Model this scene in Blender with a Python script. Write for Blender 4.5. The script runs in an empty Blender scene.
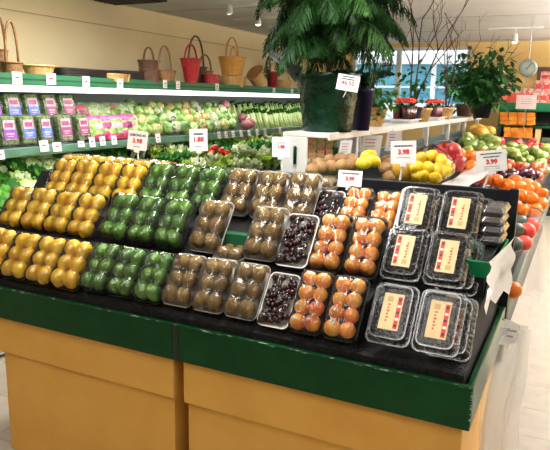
import bpy, bmesh, math, random
from mathutils import Vector, Matrix, Euler, noise

scene = bpy.context.scene
COL = scene.collection
PI = math.pi
rnd = random.Random(7)

# ------------------------------------------------------------------ camera
F_PX, TILT, ROLL, YAW, CAM_H = 620.6, 0.2026, 0.02114, 0.4546, 1.6
_f = Vector((-math.sin(YAW)*math.cos(TILT), math.cos(YAW)*math.cos(TILT), -math.sin(TILT)))
_r0 = _f.cross(Vector((0, 0, 1))).normalized()
_u0 = _r0.cross(_f)
_r = _r0*math.cos(ROLL) + _u0*math.sin(ROLL)
_u = -_r0*math.sin(ROLL) + _u0*math.cos(ROLL)
CAM = Vector((0, 0, CAM_H))
cd = bpy.data.cameras.new('camera'); cam = bpy.data.objects.new('camera', cd); COL.objects.link(cam)
cd.sensor_width = 36; cd.lens = 36*F_PX/550; cd.clip_start = .05; cd.clip_end = 200
m3 = Matrix((_r, _u, -_f)).transposed()
cam.matrix_world = Matrix.Translation(CAM) @ m3.to_4x4()
scene.camera = cam

def ray(x, y): return _f + _r*((x-275)/F_PX) - _u*((y-225)/F_PX)
def PZ(x, y, z): d = ray(x, y); return CAM + d*((z-CAM_H)/d.z)
def PX(x, y, X): d = ray(x, y); return CAM + d*(X/d.x)
def PY(x, y, Y): d = ray(x, y); return CAM + d*(Y/d.y)
def proj(p):
    d = Vector(p)-CAM; k = d.dot(_f)
    return 275+F_PX*d.dot(_r)/k, 225-F_PX*d.dot(_u)/k, k

# ------------------------------------------------------------------ view, world
vs = scene.view_settings
vs.view_transform = 'Standard'; vs.look = 'None'; vs.gamma = 1; vs.use_curve_mapping = False
vs.exposure = 0.3
w = bpy.data.worlds.new('world'); scene.world = w; w.use_nodes = True
w.node_tree.nodes['Background'].inputs[0].default_value = (.80, .90, 1, 1)
w.node_tree.nodes['Background'].inputs[1].default_value = 2.0

CEIL = 2.46
# ceiling troffers: (x, y, size x, size y, watts) ; the fixtures themselves are built below
TROFFERS = [(-2.3, .6, .6, 1.2, 8), (-.7, .6, .6, 1.2, 8), (.9, .6, .6, 1.2, 8),
            (-2.7, 3.3, .6, 1.2, 40), (-1.1, 2.0, .6, 1.2, 26), (.9, 2.6, .6, 1.2, 5)]
for (x, y, sx, sy, watt) in TROFFERS:
    ld = bpy.data.lights.new('troffer_light', 'AREA'); ld.shape = 'RECTANGLE'; ld.size = sx-.06; ld.size_y = sy-.06
    ld.energy = watt; ld.color = (1, .97, .93)
    lo = bpy.data.objects.new('troffer_light', ld); COL.objects.link(lo); lo.location = (x, y, CEIL-.03)
# added unseen lamps over the right aisle; the upward ones brighten the ceiling
FILL_LAMPS = [(1.1, 4.6), (1.1, 6.6), (1.3, 8.6)]
for (x, y) in FILL_LAMPS:
    for up, watt in ((0, 8), (1, 270)):
        ld = bpy.data.lights.new('fill_light', 'AREA'); ld.shape = 'RECTANGLE'; ld.size = .2; ld.size_y = 1.3
        ld.energy = watt; ld.color = (1, .97, .94)
        lo = bpy.data.objects.new('fill_light', ld); COL.objects.link(lo); lo.location = (x, y, 2.115+.07*up)
        lo.rotation_euler = (PI*up, 0, 0)
CASE_W = 5
for y in (3.2, 5.4, 7.6):
    ld = bpy.data.lights.new('case_tube_light', 'AREA'); ld.shape = 'RECTANGLE'; ld.size = .10; ld.size_y = 2.1
    ld.energy = CASE_W; ld.color = (1, .98, .92)
    lo = bpy.data.objects.new('case_tube_light', ld); COL.objects.link(lo); lo.location = (-3.47, y, 1.60)
    lo.rotation_euler = (0, math.radians(12), 0)
    ld = bpy.data.lights.new('shelf_tube_light', 'AREA'); ld.shape = 'RECTANGLE'; ld.size = .05; ld.size_y = 2.1
    ld.energy = 5; ld.color = (1, .98, .92)
    lo = bpy.data.objects.new('shelf_tube_light', ld); COL.objects.link(lo); lo.location = (-3.45, y, 1.165)
    lo.rotation_euler = (0, math.radians(14), 0)

# ------------------------------------------------------------------ helpers
ORD = ['first','second','third','fourth','fifth','sixth','seventh','eighth','ninth','tenth','eleventh','twelfth','thirteenth','fourteenth','fifteenth','sixteenth','seventeenth','eighteenth','nineteenth','twentieth']

def link(o, parent=None):
    COL.objects.link(o)
    if parent: o.parent = parent
    return o
def tag(o, label=None, cat=None, group=None, kind=None):
    if label: o['label'] = label
    if cat: o['category'] = cat
    if group: o['group'] = group
    if kind: o['kind'] = kind
    return o
def empty(name, loc=(0,0,0), rot=(0,0,0)):
    o = bpy.data.objects.new(name, None); o.empty_display_size = .05
    o.location = loc; o.rotation_euler = rot
    return link(o)
def copy_tree(o, parent=None):
    c = o.copy(); COL.objects.link(c)
    c.parent = parent
    for ch in o.children: copy_tree(ch, c)
    return c

class MB:
    def __init__(s): s.v = []; s.f = []; s.m = []; s.x = None
    def add(s, vs, fs, mi=0):
        n = len(s.v)
        s.v += [tuple(s.x @ Vector(p)) if s.x else tuple(p) for p in vs]
        s.f += [tuple(i+n for i in f) for f in fs]; s.m += [mi]*len(fs)
        return s
    def box(s, x0, x1, y0, y1, z0, z1, mi=0, b=0):
        if x1 < x0: x0, x1 = x1, x0
        if y1 < y0: y0, y1 = y1, y0
        if b <= 0:
            return s.add([(x0,y0,z0),(x1,y0,z0),(x1,y1,z0),(x0,y1,z0),(x0,y0,z1),(x1,y0,z1),(x1,y1,z1),(x0,y1,z1)],
                  [(0,3,2,1),(4,5,6,7),(0,1,5,4),(1,2,6,5),(2,3,7,6),(3,0,4,7)], mi)
        pts = []
        for X, sx in ((x0,1),(x1,-1)):
            for Y, sy in ((y0,1),(y1,-1)):
                for Z, sz in ((z0,1),(z1,-1)):
                    pts += [(X,Y+sy*b,Z+sz*b),(X+sx*b,Y,Z+sz*b),(X+sx*b,Y+sy*b,Z)]
        return s.hull(pts, mi)
    def hull(s, pts, mi=0):
        bm = bmesh.new()
        for p in pts: bm.verts.new(p)
        bmesh.ops.convex_hull(bm, input=bm.verts)
        bm.verts.index_update()
        r = s.add([v.co[:] for v in bm.verts], [tuple(v.index for v in f.verts) for f in bm.faces], mi)
        bm.free(); return r
    def tube(s, pts, r, n=6, mi=0, cap=True):
        pts = [Vector(p) for p in pts]; k = len(pts)
        rs = r if isinstance(r, (list, tuple)) else [r]*k
        V = []; up = None
        for i, p in enumerate(pts):
            t = (pts[min(i+1,k-1)]-pts[max(i-1,0)])
            t = t.normalized() if t.length > 1e-9 else Vector((0,0,1))
            if up is None: up = Vector((0,0,1)) if abs(t.z) < .9 else Vector((1,0,0))
            a = t.cross(up); a = a.normalized() if a.length > 1e-6 else Vector((1,0,0)); bb = a.cross(t).normalized(); up = bb
            for j in range(n):
                an = 2*PI*j/n; V.append(p + (a*math.cos(an)+bb*math.sin(an))*rs[i])
        Fs = [(i*n+j, i*n+(j+1)%n, (i+1)*n+(j+1)%n, (i+1)*n+j) for i in range(k-1) for j in range(n)]
        if cap: Fs += [tuple(range(n))[::-1], tuple((k-1)*n+j for j in range(n))]
        return s.add(V, Fs, mi)
    def lathe(s, prof, n=16, mi=0, c=(0,0,0), mod=None, close=False):
        V = []; k = len(prof)
        for i, (r, z) in enumerate(prof):
            for j in range(n):
                a = 2*PI*j/n; q = r*(mod(a, i, z) if mod else 1)
                V.append((c[0]+q*math.cos(a), c[1]+q*math.sin(a), c[2]+z))
        Fs = [(i*n+j, i*n+(j+1)%n, (i+1)*n+(j+1)%n, (i+1)*n+j) for i in range(k-1) for j in range(n)]
        if close: Fs += [tuple(range(n))[::-1], tuple((k-1)*n+j for j in range(n))]
        return s.add(V, Fs, mi)
    def ell(s, c, R, nu=12, nv=8, mi=0, fn=None):
        V = []
        for i in range(nv+1):
            th = PI*i/nv
            for j in range(nu):
                ph = 2*PI*j/nu
                d = Vector((math.sin(th)*math.cos(ph), math.sin(th)*math.sin(ph), math.cos(th)))
                k = fn(d) if fn else 1
                V.append((c[0]+R[0]*d.x*k, c[1]+R[1]*d.y*k, c[2]+R[2]*d.z*k))
        Fs = []
        for i in range(nv):
            for j in range(nu):
                a, b, cc, d = i*nu+j, i*nu+(j+1)%nu, (i+1)*nu+(j+1)%nu, (i+1)*nu+j
                if i == 0: Fs.append((a, d, cc))
                elif i == nv-1: Fs.append((a, d, b))
                else: Fs.append((a, d, cc, b))
        return s.add(V, Fs, mi)
    def grid(s, fn, nu, nv, mi=0):
        V = [fn(i/nu, j/nv) for j in range(nv+1) for i in range(nu+1)]
        Fs = [(j*(nu+1)+i, j*(nu+1)+i+1, (j+1)*(nu+1)+i+1, (j+1)*(nu+1)+i) for j in range(nv) for i in range(nu)]
        return s.add(V, Fs, mi)
    def mesh(s, name, mats, smooth=False):
        me = bpy.data.meshes.new(name); me.from_pydata(s.v, [], s.f)
        if not isinstance(mats, (list, tuple)): mats = [mats]
        for m in mats: me.materials.append(m)
        me.polygons.foreach_set('material_index', s.m)
        if smooth: me.polygons.foreach_set('use_smooth', [True]*len(s.f))
        me.update(); return me
    def build(s, name, mats, parent=None, smooth=False):
        return link(bpy.data.objects.new(name, s.mesh(name, mats, smooth)), parent)

def inst(name, me, parent=None, loc=(0,0,0), rot=(0,0,0), sc=1):
    o = bpy.data.objects.new(name, me); o.location = loc; o.rotation_euler = rot
    o.scale = (sc, sc, sc) if not isinstance(sc, (tuple, list)) else sc
    return link(o, parent)

def rrect(wd, ln, rad, z, n=4):
    out = []
    for cx, cy, a0 in ((wd/2-rad, ln/2-rad, 0), (-wd/2+rad, ln/2-rad, PI/2), (-wd/2+rad, -ln/2+rad, PI), (wd/2-rad, -ln/2+rad, 1.5*PI)):
        for i in range(n+1):
            a = a0+PI/2*i/n; out.append((cx+rad*math.cos(a), cy+rad*math.sin(a), z))
    return out
def loft(mb, loops, mi=0, cap0=True, cap1=False, off=(0,0,0)):
    n = len(loops[0]); V = [(p[0]+off[0], p[1]+off[1], p[2]+off[2]) for L in loops for p in L]
    Fs = [(i*n+j, i*n+(j+1)%n, (i+1)*n+(j+1)%n, (i+1)*n+j) for i in range(len(loops)-1) for j in range(n)]
    if cap0: Fs.append(tuple(range(n))[::-1])
    if cap1: Fs.append(tuple((len(loops)-1)*n+j for j in range(n)))
    mb.add(V, Fs, mi)

def text_mesh(body, size, mat, align='CENTER', bold=0):
    cu = bpy.data.curves.new('lettering', 'FONT'); cu.body = body; cu.size = size
    cu.align_x = align; cu.align_y = 'CENTER'; cu.extrude = .0004; cu.resolution_u = 2; cu.offset = bold
    ob = bpy.data.objects.new('lettering', cu); COL.objects.link(ob)
    dg = bpy.context.evaluated_depsgraph_get()
    me = bpy.data.meshes.new_from_object(ob.evaluated_get(dg))
    bpy.data.objects.remove(ob); bpy.data.curves.remove(cu)
    me.materials.clear(); me.materials.append(mat)
    return me

# ------------------------------------------------------------------ materials
def new_mat(name):
    m = bpy.data.materials.new(name); m.use_nodes = True
    nt = m.node_tree; return m, nt, nt.nodes['Principled BSDF']
def c4(c): return (c[0], c[1], c[2], 1)
def srgb(r, g, b):
    f = lambda v: (v/255/12.92) if v <= 10 else ((v/255+.055)/1.055)**2.4
    return (f(r), f(g), f(b))
def mat(name, c1, c2=None, scale=8, rough=.5, spec=.5, bump=0, bscale=None, rand=0, detail=3, lo=.35, hi=.65, metal=0, coat=0, stretch=None, trans=0, sss=0, c3=None):
    """noise-mixed two colour surface; rand varies the value from object to object"""
    m, nt, b = new_mat(name); N, L = nt.nodes, nt.links
    b.inputs['Roughness'].default_value = rough; b.inputs['Specular IOR Level'].default_value = spec
    b.inputs['Metallic'].default_value = metal; b.inputs['Coat Weight'].default_value = coat
    b.inputs['Transmission Weight'].default_value = trans
    if sss:
        b.inputs['Subsurface Weight'].default_value = sss; b.inputs['Subsurface Radius'].default_value = (.02,.01,.006)
    tc = N.new('ShaderNodeTexCoord'); oi = N.new('ShaderNodeObjectInfo')
    ad = N.new('ShaderNodeVectorMath'); ad.operation = 'ADD'; L.new(tc.outputs['Object'], ad.inputs[0])
    mul = N.new('ShaderNodeMath'); mul.operation = 'MULTIPLY'; mul.inputs[1].default_value = 37
    L.new(oi.outputs['Random'], mul.inputs[0]); L.new(mul.outputs[0], ad.inputs[1])
    vec = ad.outputs[0]
    if stretch:
        mp = N.new('ShaderNodeMapping'); mp.inputs['Scale'].default_value = stretch; L.new(vec, mp.inputs[0]); vec = mp.outputs[0]
    col = None
    if c2 is not None:
        nz = N.new('ShaderNodeTexNoise'); nz.inputs['Scale'].default_value = scale; nz.inputs['Detail'].default_value = detail
        L.new(vec, nz.inputs['Vector'])
        rp = N.new('ShaderNodeValToRGB'); rp.color_ramp.elements[0].position = lo; rp.color_ramp.elements[1].position = hi
        rp.color_ramp.elements[0].color = c4(c1); rp.color_ramp.elements[1].color = c4(c2)
        if c3:
            e = rp.color_ramp.elements.new(min(1, hi+.12)); e.color = c4(c3)
        L.new(nz.outputs['Fac'], rp.inputs[0]); col = rp.outputs[0]
    if rand:
        hs = N.new('ShaderNodeHueSaturation')
        mr = N.new('ShaderNodeMapRange'); mr.inputs['To Min'].default_value = 1-rand; mr.inputs['To Max'].default_value = 1+rand
        L.new(oi.outputs['Random'], mr.inputs[0]); L.new(mr.outputs[0], hs.inputs['Value'])
        if col: L.new(col, hs.inputs['Color'])
        else: hs.inputs['Color'].default_value = c4(c1)
        col = hs.outputs[0]
    if col: L.new(col, b.inputs['Base Color'])
    else: b.inputs['Base Color'].default_value = c4(c1)
    if bump:
        nb = N.new('ShaderNodeTexNoise'); nb.inputs['Scale'].default_value = bscale or scale*4; nb.inputs['Detail'].default_value = 3
        L.new(vec, nb.inputs['Vector'])
        bp = N.new('ShaderNodeBump'); bp.inputs['Strength'].default_value = bump; bp.inputs['Distance'].default_value = .01
        L.new(nb.outputs['Fac'], bp.inputs['Height']); L.new(bp.outputs[0], b.inputs['Normal'])
    return m
def film_mat(name, base=.015, bump=.5, bscale=30, tint=(1,1,1), rough=.045, milk=.012, ior=1.45):
    m = bpy.data.materials.new(name); m.use_nodes = True; nt = m.node_tree; N, L = nt.nodes, nt.links
    N.clear()
    out = N.new('ShaderNodeOutputMaterial'); tr = N.new('ShaderNodeBsdfTransparent'); tr.inputs[0].default_value = c4(tint)
    gl = N.new('ShaderNodeBsdfGlossy'); gl.inputs['Roughness'].default_value = rough
    df = N.new('ShaderNodeBsdfDiffuse'); df.inputs[0].default_value = (.9,.9,.9,1)
    fr = N.new('ShaderNodeFresnel'); fr.inputs[0].default_value = ior
    ad = N.new('ShaderNodeMath'); ad.operation = 'ADD'; ad.inputs[1].default_value = base; ad.use_clamp = True
    L.new(fr.outputs[0], ad.inputs[0])
    tc = N.new('ShaderNodeTexCoord'); nz = N.new('ShaderNodeTexNoise'); nz.inputs['Scale'].default_value = bscale; nz.inputs['Detail'].default_value = 3
    nz.inputs['Distortion'].default_value = .6
    oi = N.new('ShaderNodeObjectInfo'); va = N.new('ShaderNodeVectorMath'); va.operation = 'ADD'
    ml = N.new('ShaderNodeMath'); ml.operation = 'MULTIPLY'; ml.inputs[1].default_value = 53
    L.new(oi.outputs['Random'], ml.inputs[0]); L.new(tc.outputs['Object'], va.inputs[0]); L.new(ml.outputs[0], va.inputs[1])
    L.new(va.outputs[0], nz.inputs['Vector'])
    bp = N.new('ShaderNodeBump'); bp.inputs['Strength'].default_value = bump; bp.inputs['Distance'].default_value = .012
    L.new(nz.outputs['Fac'], bp.inputs['Height']); L.new(bp.outputs[0], gl.inputs['Normal']); L.new(bp.outputs[0], fr.inputs['Normal'])
    m1 = N.new('ShaderNodeMixShader'); m1.inputs[0].default_value = milk; L.new(tr.outputs[0], m1.inputs[1]); L.new(df.outputs[0], m1.inputs[2])
    m2 = N.new('ShaderNodeMixShader'); L.new(ad.outputs[0], m2.inputs[0]); L.new(m1.outputs[0], m2.inputs[1]); L.new(gl.outputs[0], m2.inputs[2])
    L.new(m2.outputs[0], out.inputs[0])
    return m
def emit_mat(name, c, s):
    m, nt, b = new_mat(name)
    b.inputs['Base Color'].default_value = (.8,.8,.8,1); b.inputs['Emission Color'].default_value = c4(c); b.inputs['Emission Strength'].default_value = s
    return m
def thin_mat(name, c, tl=.5, c2=None, tr=0):
    """paper, leaf or thin plastic that lets some light through"""
    m = mat(name, c, c2 or c, rough=.5, spec=.18)
    nt = m.node_tree; N, L = nt.nodes, nt.links; b = N['Principled BSDF']; out = N['Material Output']
    t = N.new('ShaderNodeBsdfTranslucent'); t.inputs[0].default_value = c4(c)
    mx = N.new('ShaderNodeMixShader'); mx.inputs[0].default_value = tl
    L.new(b.outputs[0], mx.inputs[1]); L.new(t.outputs[0], mx.inputs[2]); s = mx.outputs[0]
    if tr:
        tp = N.new('ShaderNodeBsdfTransparent'); m2 = N.new('ShaderNodeMixShader'); m2.inputs[0].default_value = tr
        L.new(s, m2.inputs[1]); L.new(tp.outputs[0], m2.inputs[2]); s = m2.outputs[0]
    L.new(s, out.inputs[0]); return m

M = {}
M['ochre'] = mat('ochre_paint', srgb(222,172,84), srgb(214,162,74), 5, .45, .35, bump=.03, bscale=40)
M['green'] = mat('green_paint', srgb(0,64,28), srgb(0,56,24), 12, .3, .22, bump=.04, bscale=30)
M['green_worn'] = mat('green_paint_chipped', srgb(0,64,28), srgb(190,200,190), 30, .35, .3, lo=.56, hi=.68, stretch=(1,1,6))
M['tape'] = mat('dark_tape', srgb(14,40,26), srgb(8,20,16), 30, .3)
M['black_mat'] = mat('black_mat', (.007,.007,.008), (.018,.018,.018), 60, .65, .15, bump=.5, bscale=120)
M['black'] = mat('black_paint', (.008,.010,.013), (.012,.014,.019), 10, .45, .25)
M['wall'] = mat('wall_paint', srgb(246,228,188), srgb(242,222,180), 2, .8, .2)
M['wall_back'] = mat('wall_back_paint', srgb(236,204,138), srgb(230,196,130), 2, .8, .2)
M['ceil'] = mat('ceiling_paint', srgb(238,236,236), srgb(232,230,231), 2, .9, .1)
M['tile'] = mat('vinyl_tile', srgb(192,183,167), srgb(180,171,155), 9, .4, .4, rand=.03, detail=6)
M['grout'] = mat('tile_joint', srgb(176,166,150), srgb(160,150,134), 30, .8)
M['white'] = mat('white_paint', srgb(236,236,234), srgb(226,226,224), 6, .4)
M['whitemetal'] = mat('white_metal', srgb(225,228,226), None, rough=.35)
M['greymetal'] = mat('grey_metal', srgb(150,155,152), srgb(130,136,132), 20, .35, metal=.5)
M['dark'] = mat('dark_recess', (.02,.022,.024), None, rough=.7)
M['paper'] = mat('white_paper', srgb(238,237,236), srgb(228,227,230), 10, .7, .2)
M['red_ink'] = mat('red_ink', srgb(205,40,48), None, rough=.6)
M['black_ink'] = mat('black_ink', (.03,.03,.035), None, rough=.6)
M['grey_ink'] = mat('grey_ink', srgb(150,150,155), None, rough=.6)
M['film'] = film_mat('cling_film')
M['film_tight'] = film_mat('tight_film', base=.01, bump=.25, bscale=30, milk=.02)
M['clear'] = film_mat('clear_plastic', base=.005, bump=.12, bscale=40, rough=.08, milk=.012, tint=(.96,.97,.97), ior=1.28)
M['clear_rim'] = film_mat('clear_plastic_edge', base=.06, bump=.1, bscale=40, rough=.12, milk=.08, ior=1.4)
M['foam'] = mat('foam_tray', srgb(215,212,205), None, rough=.5)
M['black_tray'] = mat('black_tray', (.015,.015,.016), None, rough=.3)
M['mango'] = mat('yellow_skin', srgb(228,176,18), srgb(240,202,40), 14, .3, .5, rand=.10, bump=.04, bscale=120)
M['lime'] = mat('lime_skin', srgb(34,92,12), srgb(100,154,36), 16, .28, .5, rand=.22, bump=.12, bscale=260)
M['kiwi'] = mat('kiwi_skin', srgb(118,90,38), srgb(150,121,64), 25, .65, .3, rand=.12, bump=.25, bscale=300)
M['apricot'] = mat('apricot_skin', srgb(242,178,62), srgb(238,146,50), 13, .42, .4, rand=.08, bump=.03, bscale=200, lo=.36, hi=.60, c3=srgb(212,84,48))
M['cherry'] = mat('cherry_skin', srgb(28,6,12), srgb(74,10,18), 60, .2, .5, lo=.45, hi=.75)
M['berry'] = mat('dark_berries', srgb(20,15,18), srgb(48,34,36), 70, .35, .5, bump=.4, bscale=200)
M['tan_label'] = mat('tan_label', srgb(222,198,148), srgb(214,188,136), 20, .5)
M['label_red'] = mat('label_red', srgb(206,58,44), None, rough=.5)
M['label_navy'] = mat('label_navy', srgb(40,34,80), None, rough=.5)
M['label_tan2'] = mat('label_tan_dark', srgb(186,160,110), None, rough=.5)
M['sticker'] = mat('fruit_sticker', srgb(70,170,190), srgb(230,240,240), 120, .4)

# ------------------------------------------------------------------ the room
def struct(o): o['kind'] = 'structure'; return o
WX, BY, RX, FY = -4.2, 9.8, 3.2, -3.0
TS = .305
fl = MB().box(WX, RX, FY, BY, -.05, -.004).build('floor', M['grout']); struct(fl)
tm = MB().box(.0012, TS-.0012, .0012, TS-.0012, -.004, 0, b=.0008).mesh('tile', M['tile'])
ntile = 0
for i in range(-12, 6):
    for j in range(4, 32):
        x, y = i*TS+.08, j*TS
        if x+TS < -.5 and not (x < -2.0 and y < 2.6): continue
        px_, py_, k = proj((x+TS/2, y+TS/2, 0))
        if k < .3 or px_ < -60 or px_ > 610 or py_ > 520: continue
        inst('tile', tm, fl, (x, y, 0)); ntile += 1
cl = MB().box(WX, RX, FY, BY, CEIL, CEIL+.05).build('ceiling', M['ceil']); struct(cl)
for j, y in enumerate((5.6, 6.9, 8.2, 9.5)):      # faint joints of the ceiling panels
    MB().box(WX+.02, RX-.02, y-.004, y+.004, CEIL-.003, CEIL+.001).build('joint_strip', M['grout'], cl)
wl = MB().box(WX-.1, WX, FY, BY+.1, 0, CEIL).build('wall_left', M['wall']); struct(wl)
MB().box(WX, WX+.006, FY, BY, 2.235, 2.243).build('seam_strip', mat('seam', srgb(196,170,128), None, rough=.8), wl)
WIN = (-3.45, -1.62, 1.25, 2.40)
wb = MB()
wb.box(WX, WIN[0], BY, BY+.1, 0, CEIL); wb.box(WIN[1], RX, BY, BY+.1, 0, CEIL)
wb.box(WIN[0], WIN[1], BY, BY+.1, 0, WIN[2]); wb.box(WIN[0], WIN[1], BY, BY+.1, WIN[3], CEIL)
struct(wb.build('wall_back', M['wall_back']))
struct(MB().box(RX, RX+.1, FY, BY+.1, 0, CEIL).build('wall_right', M['wall']))
struct(MB().box(WX, RX, FY-.1, FY, 0, CEIL).build('wall_front', M['wall']))
struct(MB().box(WX+.001, RX, BY-.03, BY, 0, .1).build('baseboard_back', M['dark']))
# window with frame, two panes and a mullion
wn = empty('window_1', (0,0,0)); struct(wn)
a, b_, c_, d_ = WIN
fm = MB()
fm.box(a, b_, BY-.03, BY+.06, c_, c_+.05); fm.box(a, b_, BY-.03, BY+.06, d_-.05, d_)
fm.box(a, a+.05, BY-.03, BY+.06, c_, d_); fm.box(b_-.05, b_, BY-.03, BY+.06, c_, d_)
fm.build('window_frame', M['white'], wn)
xm = PY(398, 80, BY).x
MB().box(xm-.035, xm+.035, BY-.03, BY+.06, c_+.05, d_-.05).build('mullion', M['white'], wn)
glass = film_mat('window_glass', base=.0, bump=0, milk=.0, rough=.02)
MB().box(a+.05, xm-.035, BY+.01, BY+.016, c_+.05, d_-.05).build('pane', glass, wn)
MB().box(xm+.035, b_-.05, BY+.01, BY+.016, c_+.05, d_-.05).build('pane', glass, wn)
# outside: pale ground, a teal awning-like shop front
og = MB().box(-14, 8, BY+.1, 24, -.05, -.01).build('street_ground', mat('street', srgb(190,195,200), srgb(170,176,182), 3, .8)); struct(og)
sf = empty('shop_front', (-4.6, 13.5, 0))
tag(sf, 'teal painted shop front across the way seen through the back window', 'building')
teal = mat('teal_cladding', srgb(70,142,164), srgb(84,154,174), 4, .5)
sw = MB().box(-6, 5, 0, .3, 1.55, 2.35).build('wall', teal, sf)
MB().box(-6, 5, .01, .3, 0, 1.55).build('lower_wall', M['white'], sf)
MB().box(-6, 5, -.25, .35, 2.35, 2.55).build('roof', M['white'], sf)
for i in range(6):
    MB().box(-5.6+i*1.8, -5.5+i*1.8, -.06, 0, 0, 2.35).build('pilaster', M['whitemetal'], sf)
MB().box(-6, 5, -.05, 0, 1.86, 1.9).build('rail', M['whitemetal'], sf)

# ceiling fixtures
for i, (x, y) in enumerate(FILL_LAMPS):  # housings for the added lamps, out of view above the right aisle
    t = empty('fill_lamp', (x, y, CEIL)); tag(t, 'added unseen fill lamp hung over the right aisle, '+['nearest', 'middle', 'farthest'][i], 'hanging lamp', 'added fill lamps')
    MB().box(-.12, .12, -.7, .7, -.34, -.28, b=.006).build('housing', M['whitemetal'], t)
    for q in (-.5, .5): MB().tube([(0,q,-.28),(0,q,0)], .004, 5).build('wire', M['greymetal'], t)
for i, (x, y, sx, sy, watt) in enumerate(TROFFERS):
    t = empty('ceiling_light', (x, y, CEIL))
    where = ['left of the camera', 'above the camera', 'right of the camera', 'above the gap between stand and wall case', 'above the middle of the fruit stand', 'above the right aisle'][i]
    tag(t, 'flat rectangular ceiling light '+where, 'ceiling light', 'ceiling lights')
    diff = emit_mat('troffer_diffuser', (1,.96,.89), .14*watt)
    fr = MB()
    fr.box(-sx/2, sx/2, -sy/2, -sy/2+.03, -.028, 0); fr.box(-sx/2, sx/2, sy/2-.03, sy/2, -.028, 0)
    fr.box(-sx/2, -sx/2+.03, -sy/2, sy/2, -.028, 0); fr.box(sx/2-.03, sx/2, -sy/2, sy/2, -.028, 0)
    fr.build('frame', M['whitemetal'], t)
    MB().box(-sx/2+.03, sx/2-.03, -sy/2+.03, sy/2-.03, -.012, -.002).build('diffuser', diff, t)

# ceiling air vent at top left
v0 = PZ(122, -3, CEIL)
cv = empty('ceiling_vent', (v0.x, v0.y+.05, CEIL)); tag(cv, 'dark square air vent in the ceiling above the baskets', 'vent')
MB().box(-.30, .30, -.22, .22, -.02, 0).build('frame', M['dark'], cv)
for i in range(6): MB().box(-.27, .27, -.18+i*.065, -.15+i*.065, -.03, -.02).build('slat', M['black'], cv)

# track spotlights
def spotlight(px, py, Y, label, tip, warm=True):
    p = PY(px, py, Y)
    t = empty('track_spotlight', (p.x, p.y, CEIL)); tag(t, label, 'spotlight')
    L = CEIL-p.z
    MB().box(-.30, .30, -.015, .015, -.02, 0).build('track', M['whitemetal'], t)
    MB().tube([(0,0,-.02),(0,0,-L+.03)], .008, 6).build('stem', M['whitemetal'], t)
    h = MB(); h.x = Matrix.Translation((0,0,-L)) @ Euler((tip,0,.4)).to_matrix().to_4x4()
    h.lathe([(.012,.05),(.03,.045),(.034,.0),(.04,-.04),(.036,-.045)], 12, close=True); h.build('lamp_head', M['whitemetal'], t, True)
    bmb = MB(); bmb.x = h.x; bmb.ell((0,0,-.045), (.03,.03,.018), 10, 6)
    bmb.build('bulb', emit_mat('spot_bulb', (1,.80,.55), 6 if warm else 2), t, True)
spotlight(229, 8, 5.4, 'white track spotlight on the ceiling above the baskets', .5, False)
spotlight(258, 20, 6.3, 'lit track spotlight left of the big leafy plant', .2)
spotlight(290, 27, 7.2, 'lit track spotlight seen through the plant fronds', .2)
spotlight(515, 38, 8.0, 'lit track spotlight above the yellow back wall', .1)

# ------------------------------------------------------------------ main produce stand
# two cabinets side by side share one front line; seam at X = -1.245
TRF, TRB = 1.728, 2.535          # front and back of the green tray
ZT, ZB = .80, .662
def stand(name, label, x0, x1, right_end, left_end):
    t = empty(name, ((x0+x1)/2, (TRF+TRB)/2, 0)); tag(t, label, 'produce stand', 'produce stand cabinets')
    ox, oy = (x0+x1)/2, (TRF+TRB)/2
    def P(nm, mats, x0, x1, y0, y1, z0, z1, b=.003):
        return MB().box(x0-ox, x1-ox, y0-oy, y1-oy, z0, z1, b=b).build(nm, mats, t)
    return t, P
GAP = .024
LX0 = -2.52
xl_low = PY(174.5, 420, 1.757).x; xr_low = PY(188.3, 420, 1.757).x
zl = PY(90, 376, 1.745).z
t, P = stand('produce_stand', 'ochre cabinet with dark green rim under the lemons and limes', LX0, -1.247, False, True)
P('base_box', M['ochre'], -2.155, xl_low, 1.757, 2.50, .03, zl+.01)
P('upper_box', M['ochre'], -2.30, xl_low+.006, 1.745, 2.51, zl, ZB+.004)
P('plinth', M['dark'], -2.08, xl_low-.04, 1.80, 2.46, 0, .03, 0)
P('front_rim', M['green'], LX0, -1.247, TRF, TRF+.02, ZB, ZT)
P('side_rim', M['green'], LX0, LX0+.02, TRF+.0205, TRB, ZB, ZT)
P('back_rim', M['green'], LX0+.0205, -1.247, TRB-.02, TRB, ZB, ZT)
P('tray_floor', M['black'], LX0+.021, -1.2475, TRF+.021, TRB-.021, ZB+.005, ZB+.02, 0)
P('worn_edge', M['green_worn'], LX0+.1, -1.25, TRF-.0008, TRF+.003, ZT-.004, ZT+.0008, 0)
t2, P = stand('produce_stand', 'ochre cabinet with dark green rim under the kiwifruit and clamshell boxes', -1.243, -.205, True, False)
xr1 = PY(462, 433, 1.745).x
P('base_box', M['ochre'], xr_low, xr1-.012, 1.757, 2.50, .03, zl+.004)
P('upper_box', M['ochre'], PY(183.2, 370, 1.745).x, xr1, 1.745, 2.51, zl-.003, ZB+.004)
P('plinth', M['dark'], xr_low+.04, xr1-.05, 1.80, 2.46, 0, .03, 0)
P('front_rim', M['green'], -1.243, -.205, TRF, TRF+.02, ZB, ZT)
P('side_rim', M['green'], -.225, -.205, TRF+.0205, TRB, ZB, ZT)
P('back_rim', M['green'], -1.243, -.2255, TRB-.02, TRB, ZB, ZT)
P('tray_floor', M['black'], -1.2425, -.226, TRF+.021, TRB-.021, ZB+.005, ZB+.02, 0)
P('worn_edge', M['green_worn'], -1.24, -.21, TRF-.0008, TRF+.003, ZT-.004, ZT+.0008, 0)
P('corner_chip', M['green_worn'], -.209, -.2042, TRF-.0008, TRF+.003, ZB+.01, ZT, 0)
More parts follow.
